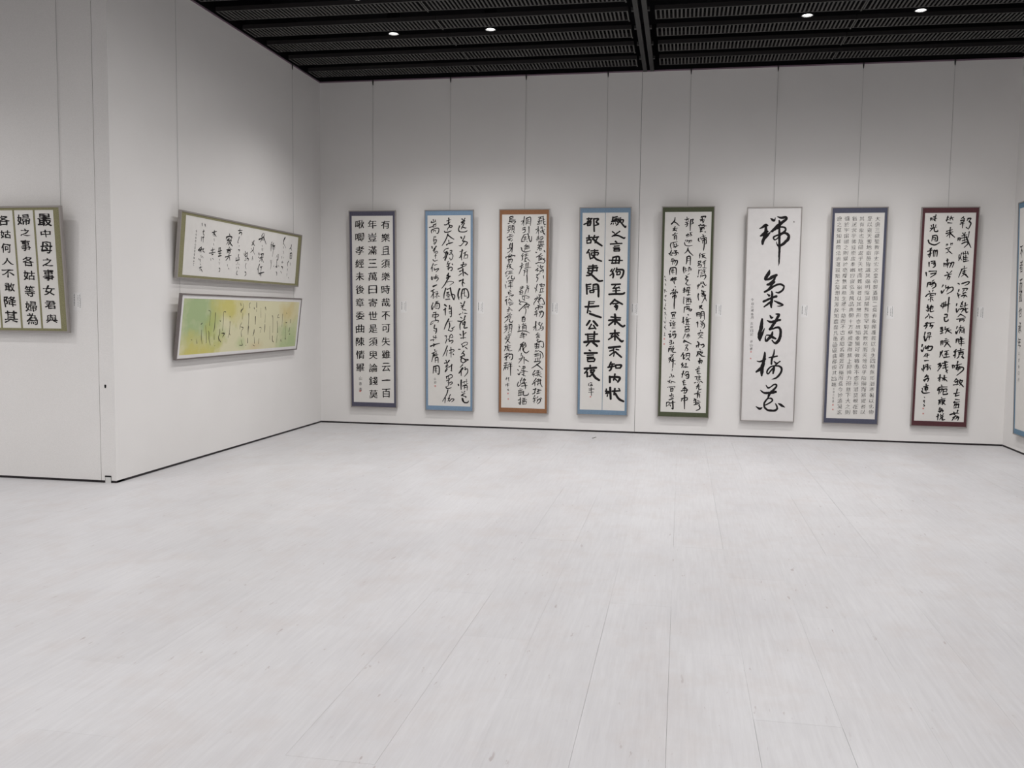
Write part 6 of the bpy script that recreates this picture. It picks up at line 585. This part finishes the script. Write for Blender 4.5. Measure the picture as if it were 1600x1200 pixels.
def brush_char(bm, ch, cu, cv, w, h, z, st):
    """Write one character in a box w x h centred on (cu, cv); st = (thick, thin, wobble, warp, slope, smooth)."""
    thick, thin, wob, warp, slope, smooth = st
    loops, x0, x1, y0, y1 = glyph(ch)
    gw, gh = max(x1 - x0, 0.12), max(y1 - y0, 0.12)
    em = min(w, h) if max(w, h) < 2.2 * min(w, h) else math.sqrt(w * h)
    em = math.sqrt(w * h)
    if ch == '一':
        h, em = w * 0.14, w
        gh = max(y1 - y0, 0.01)
    seed = Vector((cu * 13.7, cv * 9.1, ord(ch) % 97))
    scx, scy = w / gw, h / gh
    xc, yc = (x0 + x1) / 2, (y0 + y1) / 2
    out = []
    sgn_ref = None
    big = max(loops, key=lambda l: abs(area(l)))
    sgn_ref = 1 if area(big) > 0 else -1
    for l in loops:
        n = len(l)
        q = []
        for p in l:
            q.append(((p[0] - xc) * scx, (p[1] - yc) * scy))
        r = []
        for i in range(n):
            a_, b_ = q[i - 1], q[(i + 1) % n]
            tx, ty = b_[0] - a_[0], b_[1] - a_[1]
            d_ = math.hypot(tx, ty) or 1e-9
            nx, ny = ty / d_ * sgn_ref, -tx / d_ * sgn_ref
            px, py = q[i]
            k_ = noise.noise(Vector((px / em * 3.1, py / em * 3.1, 0)) + seed)
            off_ = (thick * abs(nx) + thin * abs(ny)) * em + wob * em * k_
            wx = noise.noise(Vector((px / em * 1.5, py / em * 1.5, 5)) + seed) * warp * em
            wy = noise.noise(Vector((px / em * 1.5, py / em * 1.5, 9)) + seed) * warp * em
            X, Y = px + nx * off_ + wx, py + ny * off_ + wy + slope * px
            r.append((X, Y))
        for _ in range(smooth):
            r = chaikin(r)
        # a counter that closed up is dropped
        if (area(l) > 0) != (area(r) > 0) and len(l) > 2:
            continue
        out.append([Vector((cu + X, cv + Y, 0)) for X, Y in r])
    flat = [p.xy for l in out for p in l]
    edges, s0 = [], 0
    for l in out:
        edges += [(s0 + i, s0 + (i + 1) % len(l)) for i in range(len(l))]
        s0 += len(l)
    V_, E_, F_, *_r = delaunay_2d_cdt(flat, edges, [], 0, 1e-6)
    segs = []
    for l in out:
        segs += [(l[i].x, l[i].y, l[(i + 1) % len(l)].x, l[(i + 1) % len(l)].y) for i in range(len(l))]
    vs = {}
    for f in F_:
        gx = sum(V_[i].x for i in f) / len(f)
        gy = sum(V_[i].y for i in f) / len(f)
        wn_ = 0
        for ax, ay, bx_, by in segs:
            if (ay <= gy) != (by <= gy) and gx < ax + (gy - ay) / (by - ay) * (bx_ - ax):
                wn_ += 1 if by > ay else -1
        if wn_:
            for i in f:
                if i not in vs:
                    vs[i] = bm.verts.new((V_[i].x, V_[i].y, z))
            bm.faces.new([vs[i] for i in f])


def ribbon(bm, pts, z, rough=0.0, sc=1.0):
    """A brush stroke: list of (u, v, radius) smoothed and filled with round ends."""
    P = []
    n = len(pts)
    for i in range(n - 1):
        p0, p1, p2, p3 = pts[max(i - 1, 0)], pts[i], pts[i + 1], pts[min(i + 2, n - 1)]
        for j in range(6):
            t = j / 6
            P.append(tuple(0.5 * (2 * p1[k] + (p2[k] - p0[k]) * t + (2 * p0[k] - 5 * p1[k] + 4 * p2[k] - p3[k]) * t * t + (3 * p1[k] - p0[k] - 3 * p2[k] + p3[k]) * t ** 3) for k in range(3)))
    P.append(pts[-1])
    L, R = [], []
    for i, (x, y, r) in enumerate(P):
        a_, b_ = P[max(i - 1, 0)], P[min(i + 1, len(P) - 1)]
        tx, ty = b_[0] - a_[0], b_[1] - a_[1]
        d_ = math.hypot(tx, ty) or 1e-9
        nx, ny = -ty / d_, tx / d_
        r = max(r * sc, 0.0004)
        r1 = r * (1 + rough * noise.noise(Vector((x * 40, y * 40, 1))))
        r2_ = r * (1 + rough * noise.noise(Vector((x * 40, y * 40, 7))))
        L.append(bm.verts.new((x + nx * r1, y + ny * r1, z)))
        R.append(bm.verts.new((x - nx * r2_, y - ny * r2_, z)))
    for i in range(len(P) - 1):
        bm.faces.new((L[i], L[i + 1], R[i + 1], R[i]))
    for x, y, r in (P[0], P[-1], *[P[i] for i in range(6, len(P) - 1, 6)]):
        r = max(r * sc, 0.0004)
        vs = [bm.verts.new((x + r * math.cos(2 * PI * i / 12), y + r * math.sin(2 * PI * i / 12), z + 0.00003)) for i in range(12)]
        bm.faces.new(vs)


def seal_mesh(bm, u, v, w, z):
    h = w / 2
    def sq(a_, b_, c_, d_):
        bm.faces.new([bm.verts.new((u + x, v + y, z)) for x, y in ((a_, c_), (b_, c_), (b_, d_), (a_, d_))])
    e = w * 0.13
    sq(-h, h, h - e, h); sq(-h, h, -h, -h + e); sq(-h, -h + e, -h + e, h - e); sq(h - e, h, -h + e, h - e)
    sq(-h + 2 * e, h - 2 * e, h * 0.35, h * 0.35 + e); sq(-h + 2 * e, h - 2 * e, -h * 0.1, -h * 0.1 + e)
    sq(-e / 2, e / 2, -h + e, h * 0.35); sq(-h + 1.6 * e, h - 1.6 * e, -h * 0.62, -h * 0.62 + e)


# (thick, thin, wobble, warp, slope, smooth)
STY = {
    'F1': (0.020, 0.004, 0.030, 0.05, 0.06, 1),
    'F2': (0.014, 0.000, 0.055, 0.16, 0.12, 1),
    'F3': (0.004, -0.008, 0.040, 0.14, 0.10, 1),
    'F4': (0.022, 0.022, 0.04, 0.06, 0.00, 1),
    'F5': (0.006, -0.006, 0.045, 0.15, 0.12, 1),
    'F6': (0.000, -0.006, 0.03, 0.08, 0.05, 1),
    'F7': (-0.002, -0.012, 0.03, 0.10, 0.06, 0),
    'F8': (0.004, -0.008, 0.045, 0.16, 0.14, 1),
    'F9': (0.014, 0.000, 0.04, 0.12, 0.05, 1),
    'L1': (0.010, -0.002, 0.05, 0.14, 0.10, 1),
    'F0': (0.020, 0.016, 0.04, 0.08, 0.00, 1),
}


def write(key, root, z, du=0.0):
    if key == 'F6':
        for n0, n1 in ((0, 11), (11, 21), (21, 29), (29, 38), (38, 44)):
            bm = bmesh.new()
            for s in INK[key].split('|')[n0:n1]:
                ribbon(bm, [tuple(float(q) / 1000 for q in p.split(',')) for p in s.split(' ')], z, 0.25)
            obj('brushed_character', bm, M['ink'], root)
    bm = bmesh.new()
    prev = None
    if key in TEXT:
        import re
        for tok in TEXT[key].split(' '):
            ch = tok[0]
            u, v, w_, h_ = (int(q) / 1000 for q in tok[1:].split(','))
            st = STY[key]
            if w_ < 0.062 and key not in ('F7', 'L1', 'F6'):
                st = (0.0, -0.01, 0.03, 0.10, 0.05, 0)
            brush_char(bm, ch, u + du, v, w_ * 0.95, h_ * 0.95, z, st)
            # running hands join one character to the next with a hair stroke
            if key in ('F2', 'F3', 'F5', 'F8') and prev and abs(prev[0] - u) < 0.03 and 0 < prev[1] - v < 0.26 and min(w_, prev[2]) > 0.06 and random.random() < 0.4:
                ya = prev[1] - prev[3] * 0.42
                yb = v + h_ * 0.42
                ribbon(bm, [(prev[0] + du + 0.012, ya, 0.003), ((prev[0] + u) / 2 + du - 0.004, (ya + yb) / 2, 0.0016), (u + du - 0.012, yb, 0.003)], z)
            prev = (u, v, w_, h_)
    if key in INK and key != 'F6':
        for s in INK[key].split('|'):
            pts = [tuple(float(q) / 1000 for q in p.split(',')) for p in s.split(' ')]
            ribbon(bm, [(p[0] + du, p[1], p[2]) for p in pts], z, 0.15, {'L1': 1.7, 'L2': 1.25, 'F2': 1.5, 'F3': 1.35, 'F5': 1.4, 'F8': 1.35, 'F4': 1.3}.get(key, 1.0))
    o = obj('inscription' if key == 'F6' else 'ink_writing', bm, M['inkpale' if key == 'L2' else 'ink'], root)
    o['kind'] = 'stuff'
    if key in SEAL:
        for u, v, w_ in SEAL[key]:
            bs = bmesh.new()
            seal_mesh(bs, u / 1000 + du, v / 1000, max(w_ / 1000, 0.012) * 1.3, z)
            so = obj('seal', bs, M['seal'], root)
            so['label'] = 'small red seal stamp'
    return o


def ring(bm, x0, x1, y0, y1, ix, iy, z0, z1):
    """A rectangular frame of bars with width ix (sides) and iy (top and bottom)."""
    box(bm, x0, x0 + ix, y0, y1, z0, z1)
    box(bm, x1 - ix, x1, y0, y1, z0, z1)
    box(bm, x0 + ix, x1 - ix, y0, y0 + iy, z0, z1)
    box(bm, x0 + ix, x1 - ix, y1 - iy, y1, z0, z1)


def picture(key, label, w, h, O, U, V, fr, mount, mi, mb, pap='paper', metal='metal', du=0.0, group=None, name='framed_calligraphy'):
    """Local axes: x along the width, y up the slant, z out of the wall. Origin: middle of the lower edge, front face."""
    U, V = Vector(U).normalized(), Vector(V).normalized()
    N = U.cross(V)
    mw = Matrix(((U.x, V.x, N.x, O[0]), (U.y, V.y, N.y, O[1]), (U.z, V.z, N.z, O[2]), (0, 0, 0, 1)))
    root = thing(name, label, 'calligraphy', group, mw)
    D = 0.030
    bm = bmesh.new()
    ring(bm, -w / 2, w / 2, 0, h, fr, fr, -D, 0)
    obj('frame', bm, M[metal], root)
    boxobj('back_board', (-w / 2 + fr, w / 2 - fr, fr, h - fr, -D + 0.003, -0.012), M['backing'], root)
    if mount:
        bm = bmesh.new()
        ring(bm, -w / 2 + fr, w / 2 - fr, fr, h - fr, mi - fr, mb - fr, -0.012, -0.0055)
        obj('mount', bm, mount, root)
        px, py = mi, mb
    else:
        px, py = fr, fr
    boxobj('paper', (-w / 2 + px, w / 2 - px, py, h - py, -0.012, -0.0070), M[pap], root)
    write(key, root, -0.0064, du)
    return root


navy = cloth('slate_navy_cloth', (89, 88, 104))
sky = cloth('light_blue_cloth', (124, 149, 174))
brown = cloth('rust_brown_cloth', (146, 105, 77))
blue = cloth('steel_blue_cloth', (119, 142, 163))
green = cloth('olive_green_cloth', (82, 87, 68))
navy2 = cloth('blue_grey_cloth', (85, 87, 103))
maroon = cloth('maroon_cloth', (89, 57, 61))
beige = cloth('greenish_beige_cloth', (138, 135, 104))
teal = cloth('teal_blue_cloth', (108, 136, 158))

PIC = [
    ('F1', 0.7277, 0.6129, 0.2162, 2.481, navy, 'tall framed calligraphy with dark slate navy border and three columns of regular script'),
    ('F2', 1.7163, 0.6231, 0.2009, 2.4965, sky, 'tall framed calligraphy with light blue border and three columns of loose running script'),
    ('F3', 2.6554, 0.6242, 0.2022, 2.4983, brown, 'tall framed calligraphy with rust brown border and three crowded columns of running script'),
    ('F4', 3.6353, 0.6217, 0.2085, 2.5055, blue, 'tall framed calligraphy with blue border, two columns of bold square script and a centre line'),
    ('F5', 4.6050, 0.6127, 0.2122, 2.5036, green, 'tall framed calligraphy with dark olive green border and a fourth column of tiny script'),
    ('F6', 5.5824, 0.6151, 0.1980, 2.4998, None, 'tall borderless framed calligraphy with five very large brushed characters'),
    ('F7', 6.5183, 0.6151, 0.1984, 2.4913, navy2, 'tall framed calligraphy with blue grey border and six columns of tiny regular script'),
    ('F8', 7.4821, 0.6091, 0.1989, 2.4840, maroon, 'tall framed calligraphy with maroon border and three columns of thin running script'),
]
OT, OB = 0.12, 0.044
GP = 'tall framed calligraphy works on the back wall'
for key, x, w_, zb, h_, mt, lb in PIC:
    dz = math.sqrt(h_ * h_ - (OT - OB) ** 2)
    root = picture(key, lb, w_, h_, (x, -OB, zb), (1, 0, 0), (0, -(OT - OB), dz), 0.011, mt, 0.038, 0.066, 'paperwhite' if key == 'F6' else 'paper', 'metal', 0, GP)
    if key == 'F4':
        boxobj('centre_line', (-0.003, 0.004, 0.066, h_ - 0.066, -0.0075, -0.0060), blue, root)

# the two wide works on the left wall
def left_pic(key, lb, yc, w_, zb, h_, ot, *a, **k):
    ob = 0.05
    dz = math.sqrt(h_ * h_ - (ot - ob) ** 2)
    return picture(key, lb, w_, h_, (ob, yc, zb), (0, 1, 0), (ot - ob, 0, dz), *a, **k)


left_pic('L1', 'wide framed calligraphy with greenish beige border, upper one on the left wall', -2.1584, 2.6891, 1.7203, 0.6171, 0.1041, 0.014, beige, 0.095, 0.036, 'paper', 'metal')
# painted paper of the lower one
pm = M['wash'] = mat('painted_paper', (0.6, 0.6, 0.4), 0.85, 0.1)
nt = pm.node_tree
tcn = nt.nodes.new('ShaderNodeTexCoord')
wn = nt.nodes.new('ShaderNodeTexNoise')
wn.inputs['Scale'].default_value = 5
wn.inputs['Detail'].default_value = 5
nt.links.new(tcn.outputs['Object'], wn.inputs['Vector'])


def blob(cx, cy, rx, ry, soft):
    mp_ = nt.nodes.new('ShaderNodeMapping')
    mp_.inputs['Location'].default_value = (-cx / rx, -cy / ry, 0)
    mp_.inputs['Scale'].default_value = (1 / rx, 1 / ry, 0)
    nt.links.new(tcn.outputs['Object'], mp_.inputs[0])
    ln = nt.nodes.new('ShaderNodeVectorMath')
    ln.operation = 'LENGTH'
    nt.links.new(mp_.outputs[0], ln.inputs[0])
    ad = nt.nodes.new('ShaderNodeMath')
    ad.operation = 'MULTIPLY_ADD'
    nt.links.new(wn.outputs[0], ad.inputs[0])
    ad.inputs[1].default_value = 0.9
    nt.links.new(ln.outputs['Value'], ad.inputs[2])
    return ramp(pm, ad.outputs[0], [(0.0, (1, 1, 1)), (0.6, (soft, soft, soft)), (1.0, (0, 0, 0))])


cream, yel, grn, och = lin(213, 209, 176), lin(200, 192, 116), lin(164, 182, 138), lin(204, 186, 130)
colw = mix(pm, blob(-1.00, 0.42, 1.25, 1.00, 1.0), cream, grn)
colw = mix(pm, blob(-0.42, 0.50, 0.85, 0.36, 0.9), colw, yel)
colw = mix(pm, blob(-0.98, 0.02, 1.15, 0.52, 1.0), colw, yel)
colw = mix(pm, blob(-0.70, 0.28, 0.40, 0.42, 0.6), colw, lin(178, 186, 112))
colw = mix(pm, blob(1.10, 0.10, 0.85, 0.60, 0.9), colw, lin(172, 189, 142))
colw = mix(pm, blob(1.02, 0.45, 0.50, 0.32, 0.7), colw, och)
colw = mix(pm, blob(-0.12, 0.12, 0.26, 0.16, 0.55), colw, lin(176, 192, 140))
colw = mix(pm, blob(0.25, 0.08, 0.35, 0.12, 0.5), colw, lin(206, 186, 146))
base(pm, colw)
r_ = left_pic('L2', 'wide framed calligraphy on green and yellow washed paper, lower one on left wall', -2.2048, 2.6725, 0.9745, 0.6127, 0.1210, 0.013, M['paperwhite'], 0.052, 0.044, 'wash', 'darkmetal')

# the work on the projecting wall at the far left
O0 = Vector((-0.368, -DEP - 0.05, 1.236))
w0, h0 = 0.825, 1.0254
root = picture('F0', 'framed calligraphy in upright strips with beige border, cut by the photo left edge', w0, h0, (O0.x - w0 / 2, O0.y, O0.z), (1, 0, 0), (0, -0.07, 1.023), 0.014, beige, 0.069, 0.034, 'paper', 'metal', w0 / 2)
for k in range(3):
    u = w0 / 2 - 0.2450 - 0.187 * k
    if u > -w0 / 2 + 0.07:
        boxobj('strip_divider', (u - 0.008, u + 0.008, 0.034, h0 - 0.034, -0.0075, -0.0055), beige, root)

# the work on the right wall, mostly outside the photo
w9, h9 = 0.615, 2.486
yc9 = -0.455 - w9 / 2
picture('F9', 'tall framed calligraphy with teal blue border on the right wall, cut by the right edge', w9, h9, (WID - 0.05, yc9, 0.196), (0, -1, 0), (-0.07, 0, 2.485), 0.011, teal, 0.038, 0.066)

# ---------------------------------------------------------------- hanging wires with hooks
def wire(p, q, label, group, hook_dir):
    r = thing('picture_wire', label, 'wire', group)
    r.location = p
    bm = bmesh.new()
    tube(bm, (0, 0, 0), Vector(q) - Vector(p), 0.0014, 6)
    obj('wire', bm, M['wire'], r)
    bm = bmesh.new()
    hx, hy = hook_dir
    d_ = Vector((hx, hy, 0))
    s_ = Vector((-hy, hx, 0))
    # a small flat hook that grips the rail and tapers to the wire
    P = [(-0.008, 0.016), (0.008, 0.016), (0.008, -0.012), (0.0035, -0.050), (-0.0035, -0.050), (-0.008, -0.012)]
    lo = [bm.verts.new(s_ * a_ + Vector((0, 0, b_)) - d_ * 0.003) for a_, b_ in P]
    hi = [bm.verts.new(s_ * a_ + Vector((0, 0, b_)) + d_ * 0.005) for a_, b_ in P]
    bm.faces.new(lo[::-1]); bm.faces.new(hi)
    for i in range(6):
        j = (i + 1) % 6
        bm.faces.new((lo[i], lo[j], hi[j], hi[i]))
    obj('hook', bm, M['hook'], r)


nm = ['navy bordered', 'light blue bordered', 'rust brown bordered', 'blue bordered two column', 'olive green bordered', 'large character', 'blue grey bordered tiny script', 'maroon bordered']
for (key, x, w_, zb, h_, mt, lb), xw, n_ in zip(PIC, (0.703, 1.700, 2.640, 3.627, 4.597, 5.580, 6.513, 7.482), nm):
    wire((xw, -0.008, HGT), (xw, -0.008, 2.30), 'thin steel wire with black hook hanging above the ' + n_ + ' calligraphy', 'hanging wires on the back wall', (0, -1))
wire((0.008, -3.385, HGT), (0.008, -3.385, 1.45), 'thin steel wire at the near end of the two wide works', 'hanging wires on the left wall', (1, 0))
wire((0.008, -0.852, HGT), (0.008, -0.852, 1.45), 'thin steel wire with black hook by the corner, above the wide works', 'hanging wires on the left wall', (1, 0))
wire((-0.443, -DEP - 0.008, HGT), (-0.443, -DEP - 0.008, 2.1), 'thin steel wire above the calligraphy in upright strips at far left', None, (0, -1))
wire((WID - 0.008, yc9, HGT), (WID - 0.008, yc9, 2.3), 'thin steel wire on the right wall outside the photo', None, (-1, 0))

# ---------------------------------------------------------------- caption cards
def caption(pos, U, label, seed):
    U = Vector(U)
    V = Vector((0, 0, 1))
    N = U.cross(V)
    mw = Matrix(((U.x, V.x, N.x, pos[0]), (U.y, V.y, N.y, pos[1]), (U.z, V.z, N.z, pos[2]), (0, 0, 0, 1)))
    r = thing('caption_card', label, 'label', 'caption cards beside the calligraphy works', mw)
    boxobj('card', (-0.040, 0.040, -0.073, 0.073, 0, 0.0008), M['card'], r)
    rn = random.Random(seed)
    bm = bmesh.new()

    def mark(u, v, s):
        # a tiny illegible character: two or three crossing dashes
        for _ in range(3):
            a_, b_ = rn.uniform(-.4, .4) * s, rn.uniform(-.4, .4) * s
            if rn.random() < 0.5:
                x0, x1, y0, y1 = -s / 2, s / 2, b_ - s * .14, b_ + s * .14
            else:
                x0, x1, y0, y1 = a_ - s * .14, a_ + s * .14, -s / 2, s / 2
            bm.faces.new([bm.verts.new((u + x, v + y, 0.0012)) for x, y in ((x0, y0), (x1, y0), (x1, y1), (x0, y1))])
    for i in range(13):
        mark(0.026, 0.062 - i * 0.0092, 0.0072)
    for i in range(9):
        mark(0.008, 0.046 - i * 0.0105, 0.0065)
    for i in range(8):
        mark(-0.026, 0.058 - i * 0.0125, 0.0090)
    obj('printed_text', bm, M['ink'], r)['kind'] = 'stuff'


cx = (1.109, 2.101, 3.031, 4.000, 4.987, 5.968, 6.911, 7.876)
for i, (x, n_) in enumerate(zip(cx, nm)):
    caption((x, -0.0015 if i != 3 else -0.0015, 1.503), (1, 0, 0), 'small white caption card right of the ' + n_ + ' calligraphy', i)
caption((-0.318, -DEP - 0.0015, 1.494), (1, 0, 0), 'small white caption card right of the calligraphy in upright strips', 20)

# ---------------------------------------------------------------- a dark splinter lying on the floor near the back wall
bm = bmesh.new()
P = [(-0.018, -0.052), (-0.006, -0.056), (0.010, 0.0), (0.024, 0.050), (0.014, 0.054), (0.000, 0.004)]
lo = [bm.verts.new((a_, b_, 0.0)) for a_, b_ in P]
hi = [bm.verts.new((a_, b_, 0.004)) for a_, b_ in P]
bm.faces.new(lo[::-1]); bm.faces.new(hi)
for i in range(6):
    j = (i + 1) % 6
    bm.faces.new((lo[i], lo[j], hi[j], hi[i]))
o = obj('floor_scrap', bm, mat('dark_scrap', (0.16, 0.15, 0.14), 0.7))
o.location = (3.588, -0.54, 0.0)
tag(o, 'small dark scrap lying on the white floor near the back wall', 'scrap')

bpy.data.objects.remove(_fo)
bpy.data.curves.remove(_fc)
